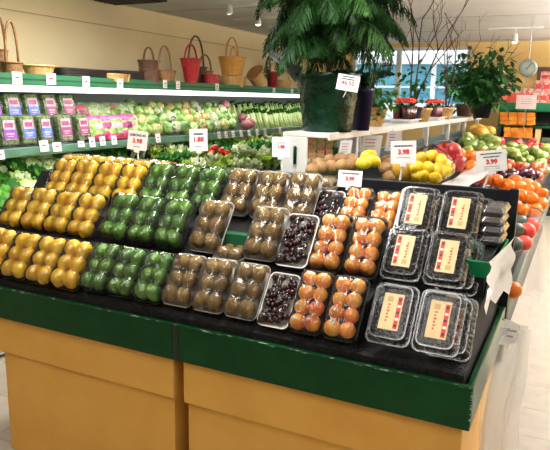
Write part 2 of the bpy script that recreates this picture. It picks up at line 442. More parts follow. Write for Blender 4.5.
P('tape_patch', M['tape'], -1.243, -1.218, TRF-.0012, TRF, ZB+.002, ZT-.002, 0)

# black stepped deck inside the tray: profile in (Y, z)
ANG = math.radians(53)
FOOT = [(1.778, .832), (2.018, .975), (2.25, 1.092)]
def deck_profile(set_back=0):
    s = set_back
    return [(1.752, .70), (1.752, .820), (1.772, .826), (1.784+s, .830), (1.870+s, .945), (2.00, .966), (2.024+s, .970), (2.098+s*.6, 1.066), (2.232, 1.084), (2.256+s, 1.088), (2.345+s*.6, 1.205), (2.50, 1.21), (2.508, 1.20), (2.508, .70)]
def deck(name, x0, x1, label, set_back=0):
    pr = deck_profile(set_back); n = len(pr); ox, oy = (x0+x1)/2, 2.1
    V = [(x0-ox, y-oy, z-.70) for y, z in pr]+[(x1-ox, y-oy, z-.70) for y, z in pr]
    Fs = [(i, n+i, n+(i+1)%n, (i+1)%n) for i in range(n)]+[tuple(range(n)), tuple(range(2*n-1, n-1, -1))]
    o = MB().add(V, Fs).build(name, M['black_mat']); o.location = (ox, oy, .70)
    bm = bmesh.new(); bm.from_mesh(o.data); bmesh.ops.recalc_face_normals(bm, faces=bm.faces); bm.to_mesh(o.data); bm.free()
    return tag(o, label, 'display riser')
deck('display_riser', LX0+.022, -.575, 'black matting covered stepped riser under the wrapped fruit trays')
deck('display_riser', -.574, -.235, 'black matting covered stepped riser under the clamshell boxes', .055)
# support lip under the risers
MB_ = MB().box(-1.12, 1.12, -.37, .37, 0, .016).build('plywood_sheet', M['black']); MB_.location = (-1.36, 2.13, .684)
tag(MB_, 'black base board lying in the green tray under the risers', 'board')

# black back board with end post
bb = empty('back_board', (-1.1, 2.558, .66)); tag(bb, 'black board standing along the back of the fruit stand', 'board')
MB().box(-.75, .865, -.010, .012, .0, .606, b=.002).build('panel', M['black'], bb)
MB().box(.866, .90, -.02, .02, -.10, .612, b=.002).build('end_post', M['black'], bb)

# ---- fruit meshes
def fm_mango(d): return 1 + .03*math.sin(2.2*d.x+1) + .12*max(0, abs(d.y)-.88)/.12
def fm_lime(d): return 1 + .10*max(0, abs(d.y)-.86)/.14*.9
def fm_kiwi(d): return 1 - .05*max(0, abs(d.y)-.9)/.1
def fm_apr(d):
    a = math.atan2(d.x, d.y); return 1 - .05*math.exp(-(a/.22)**2)*(1-abs(d.z)*.3) - .06*max(0, abs(d.z)-.9)/.1
FR = {
 'mango': [MB().ell((0,0,0), (.034,.0365,.033), 16, 10, fn=fm_mango).mesh('lemon', M['mango'], True)],
 'lime': [MB().ell((0,0,0), (.0275,.032,.0275), 14, 9, fn=fm_lime).mesh('lime', M['lime'], True)],
 'kiwi': [MB().ell((0,0,0), (.027,.0325,.026), 14, 9, fn=fm_kiwi).mesh('kiwifruit', M['kiwi'], True)],
 'apricot': [MB().ell((0,0,0), (.0262,.0262,.0255), 14, 9, fn=fm_apr).mesh('apricot', M['apricot'], True)],
}
FNAME = {'mango': 'lemon', 'lime': 'lime', 'kiwi': 'kiwifruit', 'apricot': 'apricot'}
PK = {  # width, length, rows, cols, fruit radius, tray material
 'mango': (.138, .212, 3, 2, .034, M['clear']), 'lime': (.118, .19, 3, 2, .029, M['clear']),
 'kiwi': (.124, .20, 3, 2, .028, M['foam']), 'apricot': (.112, .212, 4, 2, .0262, M['black_tray'])}
def tray_mesh(wd, ln, h, m, th=.0022, rim=.004):
    mb = MB()
    loft(mb, [rrect(wd-.02, ln-.02, .016, 0), rrect(wd-.004, ln-.004, .02, h), rrect(wd, ln, .022, h+.001), rrect(wd, ln, .022, h+.0035),
              rrect(wd-2*rim, ln-2*rim, .019, h+.0035), rrect(wd-2*rim-.002, ln-2*rim-.002, .018, h), rrect(wd-.026, ln-.026, .013, th)], cap0=True, cap1=True)
    return mb.mesh('tray', m, False)
def film_mesh(wd, ln, h0, fruits, R, seed, mt, nu=16, nv=22):
    """film pulled over the fruit: envelope of the fruit caps, sagging between them, down to the tray rim"""
    rs = random.Random(seed); ph = [rs.uniform(0, 6) for _ in range(6)]
    def fn(u, v):
        x, y = (u-.5)*wd*1.012, (v-.5)*ln*1.012
        e = max(abs(u-.5)*2, abs(v-.5)*2)
        z = 0
        for (fx, fy, fz) in fruits:
            d = math.hypot(x-fx, y-fy)
            z = max(z, fz + R*1.06 - .42*max(0, d-.3*R)**2/R)
        edge = max(0, (e-.80)/.20)
        z = z*(1-edge**2.2) + (h0+.002)*edge**2.2
        rg = .0016*math.sin(34*x/wd*.5+ph[0]+9*y/ln)*math.sin(11*y/ln+ph[1]) + .0012*math.sin(50*(x+.6*y)/wd*.4+ph[2])
        z += rg*(1-edge)
        if e > .985: z = h0-.004
        # rounded corners
        cx, cy = wd*.5-.022, ln*.5-.022
        if abs(x) > cx and abs(y) > cy:
            dx, dy = abs(x)-cx, abs(y)-cy; q = math.hypot(dx, dy)
            if q > .0225: k = .0225/q; x = math.copysign(cx+dx*k, x); y = math.copysign(cy+dy*k, y)
        return (x, y, z)
    return MB().grid(fn, nu, nv).mesh('film_wrap', mt, True)
PROTO = {}
def make_pack(kind, var):
    wd, ln, rows, cols, R, tm_ = PK[kind]; rs = random.Random(hash((len(kind), ord(kind[0]), var)) % 9999)
    t = empty('fruit_tray'); tr_h = .018
    o = link(bpy.data.objects.new('tray', tray_mesh(wd, ln, tr_h, tm_)), t); o.location = (0, ln/2, 0)
    fr = []
    iw, il = wd-.012, ln-.012
    for r in range(rows):
        for c in range(cols):
            x = (c+.5)/cols*iw-iw/2 + rs.uniform(-.003,.003); y = (r+.5)/rows*il-il/2 + rs.uniform(-.003,.003)
            x *= .93; y *= .95
            z = R*.92+.003+rs.uniform(0,.004); s = rs.uniform(.93,1.05)
            f = inst(FNAME[kind], FR[kind][0], t, (x, y+ln/2, z), (rs.uniform(-.4,.4) if kind != 'apricot' else rs.uniform(0,6), rs.uniform(-.4,.4), rs.uniform(-.6,.6) if kind != 'apricot' else rs.uniform(0,6)), s)
            fr.append((x, y, z))
            if kind == 'apricot' and rs.random() < .28:
                st = MB().lathe([(.0001,R*1.012),(.0045,R*1.006),(.0062,R*.985)], 8)
                so = st.build('sticker', M['sticker'], f, True); so.rotation_euler = (f.rotation_euler.to_matrix().inverted() @ Euler((rs.uniform(-.5,.1), rs.uniform(-.4,.4), 0)).to_matrix()).to_euler()
    fo = link(bpy.data.objects.new('film_wrap', film_mesh(wd, ln, tr_h, fr, R, var*7+1, M['film'] if kind != 'apricot' else M['film_tight'])), t); fo.location = (0, ln/2, 0)
    return t
USED = set()
def get_proto(kind, var):
    k = (kind, var)
    if k not in PROTO: PROTO[k] = make_cherry(var) if kind == 'cherry' else (make_clam(var) if kind == 'clam' else make_pack(kind, var))
    return PROTO[k]
def place(kind, var, loc, ang=ANG, rz=0, label='', group='', cat='fruit pack', ry=0, sc=1):
    k = (kind, var); p = get_proto(kind, var)
    o = p if k not in USED else copy_tree(p); USED.add(k)
    o.location = loc; o.rotation_euler = (ang, ry, rz); o.scale = (sc, sc, sc)
    tag(o, label, cat, group); return o

def make_cherry(var):
    rs = random.Random(50+var); wd, ln = .118, .195
    t = empty('fruit_tray')
    o = link(bpy.data.objects.new('tray', tray_mesh(wd, ln, .02, M['foam'])), t); o.location = (0, ln/2, 0)
    mb = MB(); fr = []
    for k in range(95):
        x, y = rs.uniform(-.5,.5)*(wd-.03), rs.uniform(-.5,.5)*(ln-.03); z = .011+rs.uniform(0,.020)
        r = rs.uniform(.0085,.011); q = rs.uniform(.8,1.5)
        mb.x = Matrix.Translation((x, y+ln/2, z)) @ Euler((rs.uniform(0,6), rs.uniform(0,6), 0)).to_matrix().to_4x4()
        mb.ell((0,0,0), (r, r*q, r), 7, 5)
        if k % 4 == 0: fr.append((x, y, z))
    tag(mb.build('cherries', M['cherry'], t, True), kind='stuff')
    fo = link(bpy.data.objects.new('film_wrap', film_mesh(wd, ln, .02, fr, .010, var*5+3, M['film'])), t); fo.location = (0, ln/2, 0)
    return t
CW, CL, CH = .138, .20, .062
def make_clam(var):
    """hinged clear box: base, lid with flange and side ribs, dark fruit inside, tan label on the lid; var 1 turns the label round"""
    t = empty('clamshell_box'); cy = CL/2
    b = MB()
    loft(b, [rrect(CW-.03, CL-.03, .018, .002), rrect(CW-.014, CL-.014, .022, .033), rrect(CW, CL, .024, .034), rrect(CW, CL, .024, .0355)], off=(0,cy,0))
    b.build('base', M['clear'], t)
    l = MB()
    loft(l, [rrect(CW, CL, .024, .0365), rrect(CW-.002, CL-.002, .024, .038), rrect(CW-.014, CL-.014, .022, .0385), rrect(CW-.022, CL-.022, .022, CH-.004), rrect(CW-.03, CL-.03, .02, CH), rrect(CW-.045, CL-.045, .014, CH), rrect(CW-.049, CL-.049, .013, CH-.003)], cap0=False, cap1=True, off=(0,cy,0))
    l.build('lid', M['clear'], t)
    rm = MB()
    for za, zb, sh in ((.0335, .0372, 0), (CH-.0035, CH+.0006, .026)):
        loft(rm, [rrect(CW-sh+.001, CL-sh+.001, .024, za), rrect(CW-sh+.001, CL-sh+.001, .024, zb), rrect(CW-sh-.007, CL-sh-.007, .021, zb), rrect(CW-sh-.007, CL-sh-.007, .021, za)], cap0=False, off=(0,cy,0))
    rm.build('rim', M['clear_rim'], t)
    rb = MB()
    for s in (-1, 1):
        for i in range(9):
            y = .03+i*.0175
            rb.hull([(s*(CW/2-.0095), y-.004, .039), (s*(CW/2-.0095), y+.004, .039), (s*(CW/2-.004), y-.003, .040), (s*(CW/2-.004), y+.003, .040), (s*(CW/2-.010), y-.003, CH-.006), (s*(CW/2-.010), y+.003, CH-.006)])
        for i in range(5):
            x = -.04+i*.02; yy = cy+s*(CL/2-.0095)
            rb.hull([(x-.004, yy, .039), (x+.004, yy, .039), (x, yy+s*.005, .040), (x, yy-s*.001, CH-.006), (x-.003, yy-s*.001, CH-.006)])
    rb.build('ribs', M['clear_rim'], t)
    rs = random.Random(90+var); mb = MB()
    for k in range(75):
        x, y, z = rs.uniform(-.5,.5)*(CW-.046), .03+rs.random()*(CL-.06), .014+rs.random()*.028
        mb.ell((x, y, z), (.0115,.0115,.0115), 7, 5)
    tag(mb.build('dark_berries', M['berry'], t, True), kind='stuff')
    lb = MB(); lw, ll = .062, .118; z = CH-.0022; s = 1 if var == 0 else -1
    def q(x0, x1, y0, y1, mi, dz):
        if s < 0: x0, x1, y0, y1 = -x1, -x0, -y1, -y0
        lb.box(x0, x1, cy+y0, cy+y1, z, z+.0006+dz, mi)
    q(-lw/2, lw/2, -ll/2, ll/2, 0, 0)
    q(lw/2-.017, lw/2-.004, -ll/2+.006, ll/2-.008, 1, .0003)         # red strip
    for i in range(5): q(lw/2-.015, lw/2-.007+.002*(i % 2), -ll/2+.012+i*.021, -ll/2+.020+i*.021, 4 if i % 2 else 2, .0006)
    q(-lw/2+.012, -lw/2+.030, ll/2-.028, ll/2-.010, 3, .0003)        # small printed block
    lb.build('paper_label', [M['tan_label'], M['label_red'], M['label_navy'], M['label_tan2'], M['paper']], t)['label'] = 'tan paper label with red strip'
    # print lines in red
    tx = text_mesh('FIG', .026, M['red_ink']) if False else None
    pl = MB()
    for i in range(6):
        y = -.030+i*.0105; h = rs.uniform(.004, .007)
        x0, x1 = -.010, -.010+.008*(1 if i % 2 else .6)
        if s < 0: x0, x1, y = -x1, -x0, -y
        pl.box(x0-.004*s, x1-.004*s, cy+y-h/2, cy+y+h/2, z+.0006, z+.0011)
    pl.build('print', M['red_ink'], t)
    return t

# ---- trays on the stand, tier by tier; X of each tray is its centre line
def tier(kind, xs, ti, desc, group, dn=0, ang=ANG, rowname=None, dz=0, dy=0, var0=0, flip=0, jit=.005, sc=None):
    y, z = FOOT[ti]; rn = rowname or ['front row', 'middle row', 'back row'][ti]
    for i, x in enumerate(xs):
        where = (rn+', '+(ORD[i]+' from the left' if len(xs) > 1 else 'the only one'))
        off = dn
        loc = (x, y+dy - math.sin(ang)*off, z+dz+ math.cos(ang)*off + .003)
        place(kind, (var0+i) % 3 if kind not in ('clam',) else flip, loc, ang+rnd.uniform(-.02,.02), rnd.uniform(-jit,jit)*2, desc+', '+where, group, 'clamshell box' if kind == 'clam' else 'fruit tray', sc=sc or (1 if kind == 'clam' else [1.05, 1.12, 1.14][ti]))

G = 'wrapped trays of yellow lemons'
D = 'film wrapped tray of six yellow lemons'
tier('mango', [-2.345, -2.205, -2.065, -1.925, -1.785], 0, D, G, dy=-.008, dz=-.012, sc=1.0)
tier('mango', [-2.34, -2.20, -2.06, -1.92], 1, D, G, dy=-.012, dz=-.008, sc=1.01)
tier('mango', [-2.30, -2.16, -2.02, -1.88], 2, D, G, dz=-.012, sc=1.01)
for i, x in enumerate((-2.225, -2.005, -1.785)):
    place('mango', i % 3, (x, 2.468, 1.214), 0, PI/2, 'wrapped tray of yellow lemons flat at the very back, '+ORD[i]+' from left', G, 'fruit tray')
G = 'wrapped trays of limes'; D = 'film wrapped clear tray of six limes'
tier('lime', [-1.642, -1.513, -1.385], 0, D, G, sc=1.08)
tier('lime', [-1.745, -1.605, -1.465], 1, D, G, sc=1.18)
tier('lime', [-1.725, -1.585, -1.445], 2, D, G, sc=1.16)
G = 'wrapped trays of kiwifruit'; D = 'film wrapped pale tray of six kiwifruit'
tier('kiwi', [-1.255, -1.123, -.992], 0, D, G, dz=.008, sc=1.03)
tier('kiwi', [-1.29, -1.045], 1, D, G, dz=.008, sc=1.14)
tier('kiwi', [-1.295, -1.15, -1.005], 2, D, G)
# flat trays tucked on the step between the front and middle rows, and at the back
place('kiwi', 1, (-1.175, 1.975, .972), math.radians(3), .05, 'film wrapped tray of kiwifruit lying flat between the upright middle trays', G, 'fruit tray')
for i, x in enumerate((-1.13, -.92)):
    place('kiwi', i, (x, 2.465, 1.214), 0, PI/2, 'flat wrapped tray of kiwifruit by the black back board, '+ORD[i]+' from left', G, 'fruit tray')
for i, x in enumerate((-1.555, -1.35)):
    place('lime', i, (x, 2.465, 1.214), 0, PI/2, 'flat wrapped tray of limes by the black back board, '+ORD[i]+' from left', 'wrapped trays of limes', 'fruit tray')
gr_ = MB().box(-.085, .085, -.02, .02, 0, .105, b=.004).build('riser_box', mat('green_riser', srgb(8,96,56), srgb(6,84,48), 6, .4)); gr_.location = (-1.168, 2.085-.005, .9705); tag(gr_, 'green plastic riser standing behind the flat kiwifruit tray', 'riser')
G = 'wrapped trays of dark cherries'; D = 'film wrapped white tray of dark red cherries'
tier('cherry', [-.867], 0, D, G, sc=1.0)
tier('cherry', [-.915], 1, D, G)
tier('cherry', [-.905], 2, D, G, ang=math.radians(35), sc=1.0)
G = 'wrapped trays of apricots'; D = 'film wrapped black tray of eight apricots'
tier('apricot', [-.748, -.630], 0, D, G)
tier('apricot', [-.782, -.650], 1, D, G)
tier('apricot', [-.78, -.655], 2, D, G, ang=math.radians(40), sc=1.02, dz=-.01)
G = 'clear clamshell boxes of dark berries'; D = 'clear clamshell box of dark berries'
tier('clam', [-.472, -.328], 0, D, G, flip=0, dz=.012)
tier('clam', [-.506, -.360], 1, D, G, flip=1, dz=.006)
tier('clam', [-.525, -.37], 2, D, G, flip=1, dy=-.01, dz=-.008, sc=1.05)
tier('clam', [-.300], 0, D+' tucked behind another', G, flip=0, dn=-.066, dz=.024, rowname='front row')
tier('clam', [-.328], 1, D+' tucked behind another', G, flip=1, dn=-.066, dz=.012, rowname='middle row')
tier('clam', [-.50, -.335], 2, D+' tucked behind another', G, flip=1, dn=-.066, dz=.012, rowname='back row')

# green riser tray at the right end with flat boxes stacked on it
gt = empty('riser_tray', (-.256, 2.24, 1.035)); tag(gt, 'green plastic tray at the right end under stacked flat boxes', 'tray')
g = MB(); loft(g, [rrect(.06, .36, .01, 0), rrect(.085, .40, .014, .055), rrect(.095, .41, .016, .056), rrect(.095, .41, .016, .060), rrect(.08, .39, .012, .060), rrect(.055, .35, .01, .006)], cap1=True)
M['gplastic'] = mat('green_plastic', srgb(10,128,78), srgb(6,112,66), 6, .35)
g.build('tray_body', M['gplastic'], gt)
MB().box(-.01, .015, -.17, -.14, -.355, .002).build('support_post', M['black'], gt); MB().box(-.01, .015, .14, .17, -.355, .002).build('support_post', M['black'], gt)
for i in range(4):
    fb = empty('flat_box', (-.258+.004*(i % 2), 2.36-.006*i, 1.097+i*.036))
    tag(fb, 'flat clear box of dark fruit stacked by the post, '+['bottom', 'second from bottom', 'third from bottom', 'top'][i], 'clamshell box', 'flat boxes stacked by the post')
    mb = MB(); loft(mb, [rrect(.06, .15, .012, 0), rrect(.085, .18, .016, .016), rrect(.085, .18, .016, .018), rrect(.066, .16, .012, .034)], cap1=True); mb.build('shell', M['clear_rim'], fb)
    mb = MB(); loft(mb, [rrect(.05, .14, .012, .003), rrect(.06, .15, .012, .014), rrect(.05, .14, .012, .028)], cap1=True); mb.build('dark_fruit', M['berry'], fb)

# torn white paper hanging at the right corner of the stand
M['sheet'] = thin_mat('thin_white_paper', srgb(240,240,240), .3)
def paper_fn(u, v):
    # u along (left to right in the picture), v downwards
    top = Vector(PX(489, 262, -.200)).lerp(Vector(PX(513, 236, -.196)), u)
    bot = Vector(PX(484, 312, -.190)).lerp(Vector(PX(511, 283, -.186)), u)
    rag = (0, .16, -.06, .10, -.10, .04, -.16, .02, -.05)[int(round(u*8))]
    p = top.lerp(bot, v*(1+rag)); p.x += .014*math.sin(7*u+3*v)*v+.008*math.sin(13*v+2*u)
    return p
pp = MB().grid(paper_fn, 8, 10).build('paper_sheet', M['sheet'], None, True)
tag(pp, 'torn white paper sheet hanging over the right corner of the stand', 'paper')

# produce bags hanging beside the stand
M['bag'] = thin_mat('produce_bag_film', srgb(236,238,240), .45, tr=.70)
M['bag2'] = thin_mat('produce_bag_film_clear', srgb(228,230,228), .45, tr=.88)
def hanging_bag(name, p0, wd, ln, label, seed, mat_, dirv=(0,1,0), taper=.35):
    rs = random.Random(seed); d = Vector(dirv).normalized(); nrm = Vector((d.y, -d.x, 0))
    root = empty(name, p0); tag(root, label, 'plastic bag', 'hanging produce bags')
    MB().tube([(-.03,0,.02),(.0,0,.015),(.02,0,.0)], .004, 5).build('hook', M['greymetal'], root)
    for k in range(3):
        ph = rs.uniform(0, 6); off = .012*k
        def fn(u, v):
            wv = wd*(taper+(1-taper)*min(1, v*2.2))
            q = d*((u-.5)*wv + .02*math.sin(3*v+ph)) + nrm*(off+.014*math.sin(11*u+ph)*(.3+v)+.008*math.sin(5*v+ph*2+4*u)) + Vector((0,0,-ln*v*(1-.06*k)+.012*math.sin(8*u+ph)*v))
            return q
        MB().grid(fn, 12, 14).build('bag_sheet', mat_, root, True)
    return root
p = PX(511, 326, -.15)
bgr = hanging_bag('plastic_bag', p, .13, .52, 'bunch of clear produce bags hanging at the right side of the front stand', 3, M['bag'], (1,.55,0), .6)
def card_fn(u, v):
    a = Vector((-.02,-.03,.03)).lerp(Vector((.025,-.02,.02)), u); q = Vector((-.03,-.035,-.06)).lerp(Vector((.035,-.02,-.045)), u); r = a.lerp(q, v); r.y += .006*math.sin(5*u+3*v); return r
MB().grid(card_fn, 5, 5).build('header_card', M['sheet'], bgr, True)
for i in range(2): MB().box(-.008, .022-.01*i, -.041, -.0405, -.005-.02*i, .001-.02*i).build('print', M['grey_ink'], bgr)
p = PX(538, 212, -.15)
hanging_bag('plastic_bag', p, .085, .42, 'bunch of clear produce bags hanging from the grey rail of the rear stand', 5, M['bag2'], (1,.55,0), .5)

# ------------------------------------------------------------------ price signs on stems
def sign(px, py, Y, wpx, hpx, lines, label, stem_px, roll=0, thick=.003, yawz=None, lean=-.12):
    """card facing the aisle; lines: (text, size fraction, height fraction, ink)"""
    c = PY(px, py, Y); k = proj(c)[2]/F_PX; wd, ht = wpx*k, hpx*k
    foot = PY(stem_px[0], stem_px[1], Y)
    t = empty('price_sign', foot); tag(t, label, 'price sign', 'price signs on stems')
    rel = c-foot
    Rm = Euler((PI/2+lean, roll, yawz if yawz is not None else YAW*.55), 'XYZ').to_matrix().to_4x4()
    X = Matrix.Translation(rel) @ Rm
    mb = MB(); mb.x = X; mb.box(-wd/2, wd/2, -ht/2, ht/2, -thick/2, thick/2, b=.0008)
    card = mb.build('card', M['paper'], t)
    s = MB(); s.tube([(0,0,0), Vector(rel)+X.to_3x3() @ Vector((0,-ht*.3,-.004))], .0045, 6); s.build('stem', M['whitemetal'], t)
    mb = MB(); mb.x = X; mb.box(-.014, .014, -ht/2-.012, -ht/2+.012, -.005, .004, b=.001); mb.build('clip', M['whitemetal'], t)
    for (tx, sz, hy, ink) in lines:
        if tx in ('-', '--', '---'):        # print too small to read: a broken line of words
            mb = MB(); mb.x = X; tot = wd*(.34, .52, .72)[len(tx)-1]; x = -tot/2; rs = random.Random(int(px+hy*100))
            while x < tot/2:
                q = rs.uniform(.05, .12)*wd; mb.box(x, min(tot/2, x+q), hy*ht-sz*ht*.3, hy*ht+sz*ht*.3, thick/2, thick/2+.0006); x += q+.012*wd
            mb.build('print', M[ink], card); continue
        o = inst('lettering', text_mesh(tx, sz*ht, M[ink], bold=.0012 if ink == 'red_ink' else .0004), card)
        o.matrix_local = X @ Matrix.Translation((0, hy*ht, thick/2+.0008))
    return t
sign(137.5, 140.5, 2.522, 21, 19, [("LEMONS 4'S", .17, .27, 'black_ink'), ('3.98', .32, -.03, 'red_ink'), ('-', .1, -.33, 'grey_ink')], 'white price sign reading LEMONS above the stacked lemon trays', (139, 166), roll=.08)
sign(198.5, 140, 2.60, 19, 22, [('--', .12, .27, 'black_ink'), ('1.88', .30, .02, 'red_ink'), ('-', .08, -.3, 'grey_ink')], 'white price sign reading 1.88 above the limes', (197, 168), roll=-.05)
sign(281, 147, 2.60, 18, 20, [('--', .1, .2, 'grey_ink'), ('1.98', .22, .0, 'red_ink')], 'white price sign at the left post of the plant shelf', (282, 172), roll=-.03)
sign(403.5, 152.5, 2.60, 25, 23, [('---', .1, .28, 'black_ink'), ('3.98', .28, .02, 'red_ink'), ('--', .06, -.22, 'grey_ink')], 'white price sign in front of the bagged lemons', (400, 180), roll=-.06)
sign(491.5, 161, 2.60, 29, 21, [('---', .09, .35, 'black_ink'), ('--', .09, .2, 'black_ink'), ('3.99', .30, -.04, 'red_ink'), ('--', .06, -.26, 'grey_ink'), ('--', .06, -.36, 'grey_ink')], 'white price sign reading 3.99 in front of the orange fruit', (483, 190), roll=-.13)
sign(350, 179, 2.44, 24, 17, [('---', .13, .32, 'black_ink'), ('5.99', .30, 0, 'red_ink')], 'low white price sign reading 5.99 behind the apricots', (350, 196), roll=.02, lean=-.3)

# ------------------------------------------------------------------ refrigerated wall case
CX = -3.4           # front of upper shelf and canopy
CY0, CY1 = 2.0, 9.2
cs = empty('refrigerated_case', (CX, (CY0+CY1)/2, 0)); tag(cs, 'long refrigerated wall case with green canopy and lit white strip', 'display case')
oy = (CY0+CY1)/2
def CP(nm, m, x0, x1, z0, z1, y0=CY0, y1=CY1, b=.004):
    return MB().box(x0-CX, x1-CX, y0-oy, y1-oy, z0, z1, b=b).build(nm, m, cs)
M['case_green'] = mat('case_green', srgb(16,104,66), srgb(12,94,58), 6, .35)
M['shelf_edge'] = mat('shelf_edge_green', srgb(92,132,108), srgb(80,120,98), 8, .35)
M['case_back'] = mat('case_back', srgb(120,128,122), None, rough=.6)
M['strip'] = emit_mat('lit_strip', (1,.98,.93), 1.6)
CP('back_panel', M['case_back'], -4.18, -4.10, 0, 1.66)
CP('canopy_top', M['case_green'], -4.18, -3.40, 1.655, 1.70)
CP('valance', M['case_green'], -3.415, -3.385, 1.648, 1.722)
CP('valance_groove', M['green'], -3.3855, -3.384, 1.678, 1.690, b=0)
CP('light_strip', M['strip'], -3.45, -3.395, 1.602, 1.646)
CP('shelf_light', M['whitemetal'], -3.48, -3.42, 1.168, 1.194)
CP('upper_shelf', M['case_back'], -4.10, -3.405, 1.195, 1.222)
CP('shelf_edge', M['shelf_edge'], -3.405, -3.392, 1.176, 1.232)
CP('riser_step', M['case_back'], -4.10, -3.60, 1.2225, 1.30)
CP('salad_riser', M['case_back'], -3.80, -3.585, 1.301, 1.383, CY0, PX(84, 118, -3.63).y)
CP('base', M['whitemetal'], -4.10, -3.05, .02, .62)
CP('kick', M['dark'], -4.08, -3.1, 0, .02, b=0)
dk = MB(); y0, y1 = CY0-oy, CY1-oy
dk.hull([(x-CX, y, z) for y in (y0, y1) for x, z in ((-3.05,.62),(-3.05,.74),(-4.10,1.04),(-4.10,.62))]); dk.build('sloped_deck', M['dark'], cs)
CP('front_rail', M['shelf_edge'], -3.05, -3.02, .60, .80)
CP('end_panel', M['whitemetal'], -4.16, -3.06, 0, 1.64, CY1, CY1+.03)

def price_tag(px, py, X, wpx, hpx, label, col=None, tilt=0, txt='1.99'):
    p = PX(px, py, X); k = proj(p)[2]/F_PX; wd, ht = wpx*k/math.cos(YAW), hpx*k
    t = empty('price_tag', p, (PI/2, 0, PI/2)); tag(t, label, 'price tag', 'price tags along the wall case')
    t.rotation_euler = (PI/2-tilt, 0, PI/2)
    MB().box(-wd/2, wd/2, -ht/2, ht/2, 0, .002).build('card', M['paper'], t)
    MB().box(-wd*.22, wd*.20, -ht*.02, ht*.12, .002, .0025).build('print', M['red_ink'], t)
    MB().box(-wd*.36, wd*.36, -ht*.3, -ht*.22, .002, .0025).build('print', M['grey_ink'], t)
    return t
for i, (x, y, w_, h_) in enumerate([(17, 78, 11, 12), (51, 79, 11, 11), (86, 82, 9, 11), (120, 84, 8, 10), (165, 84, 6, 8), (178, 85, 6, 8), (217, 87, 6, 7), (274, 91, 5, 6), (292, 92, 5, 6)]):
    price_tag(x, y, -3.381, w_, h_, 'white price tag on the green canopy edge, '+ORD[i]+' from the left', txt=['2.99', '3.49', '1.99', '2.49'][i % 4])
for i, (x, y, w_, h_) in enumerate([(1, 155, 7, 9), (44, 146, 10, 11), (57, 147, 10, 9), (81, 144, 8, 6), (92, 142, 7, 10), (102.5, 141, 7, 9), (114, 140, 7, 9), (158, 138, 7, 9), (219, 135, 5, 7), (226, 134.5, 5, 7)]):
    price_tag(x, y, -3.387, w_, h_, 'white price tag on the upper shelf edge, '+ORD[i]+' from the left', txt=['2.49', '3.99', '1.79'][i % 3], tilt=.15)
for i, (x, y) in enumerate([(233, 134), (241, 133.5), (249, 133), (257, 132), (265, 131.5), (280, 130.5)]):
    price_tag(x, y, -3.387, 5, 6.5, 'small white price tag on the upper shelf edge under the celery, '+ORD[i]+' from the left', txt='1.49', tilt=.15)

# salad clamshells
M['salad'] = mat('salad_leaves', srgb(40,70,26), srgb(128,150,84), 50, .5, bump=.5, bscale=80)
M['lab_blue'] = mat('label_blue', srgb(50,90,215), srgb(80,125,235), 30, .4)
M['lab_purple'] = mat('label_purple', srgb(110,46,140), srgb(140,66,160), 30, .4)
M['lab_plum'] = mat('label_plum', srgb(130,50,96), srgb(150,70,110), 30, .4)
M['lab_pale'] = mat('label_pale', srgb(206,190,192), srgb(176,112,130), 60, .4)
def salad(px0, px1, py, X, zb, col, label, lean):
    ym = PX((px0+px1)/2, py, X).y; y0, y1 = PX(px0, py, X).y, PX(px1, py, X).y
    wd = max(.10, (y1-y0)*.97); ht = .225; dp = .075
    t = empty('salad_box', (X, ym, zb), (0, -lean, 0)); tag(t, label, 'salad box', 'boxes of salad on the upper shelf')
    R = Matrix.Rotation(PI/2, 4, 'Y')
    def lo(loops, nm, m):
        mb = MB(); mb.x = Matrix(((0,0,1,0),(1,0,0,0),(0,1,0,ht/2),(0,0,0,1))); loft(mb, loops, cap1=True); return mb.build(nm, m, t)
    lo([rrect(wd-.03, ht-.03, .015, -dp), rrect(wd-.012, ht-.012, .018, -.03), rrect(wd, ht, .02, -.03), rrect(wd, ht, .02, -.027), rrect(wd-.012, ht-.012, .018, -.026), rrect(wd-.022, ht-.022, .016, 0)], 'shell', M['clear'])
    lo([rrect(wd-.045, ht-.045, .012, -dp+.006), rrect(wd-.028, ht-.028, .012, -.03), rrect(wd-.04, ht-.04, .01, -.006)], 'salad_leaves', M['salad'])
    lb = MB(); a = wd*.27
    lb.box(.0006, .0022, -a, a, ht*.22, ht*.80, 0); lb.box(.0022, .003, -a*1.15, a*1.15, ht*.24, ht*.52, 1); lb.box(.0022, .003, -a*.8, a*.8, ht*.58, ht*.72, 2)
    lb.box(.003, .0036, -a*.7, a*.7, ht*.37, ht*.41, 0); lb.box(.003, .0036, -a*.5, a*.5, ht*.30, ht*.33, 0)
    lb.build('paper_label', [M['lab_pale'], col, M['lab_plum']], t)
    return t
B, Pp, Q = M['lab_blue'], M['lab_purple'], M['lab_plum']
for i, (a, b, y, col, nm) in enumerate([(-14, 1, 150, Pp, 'purple'), (2, 23, 148, Pp, 'purple'), (23, 41, 147, B, 'blue'), (41.5, 57, 145, B, 'blue'), (60, 77, 143, Q, 'plum'), (79, 94, 141, Q, 'plum')]):
    salad(a, b, y, -3.46, 1.235, col, 'clear salad box with '+nm+' label, lower row on the shelf, '+ORD[i]+' from the left', .16)
for i, (a, b, y, col, nm) in enumerate([(-8, 7, 122, Pp, 'purple'), (8, 27, 120, B, 'blue'), (28, 45, 119, B, 'blue'), (46, 62, 118, Q, 'plum'), (63, 80, 117, Q, 'plum')]):
    salad(a, b, y, -3.635, 1.385, col, 'clear salad box with '+nm+' label, upper row at the back, '+ORD[i]+' from the left', .22)

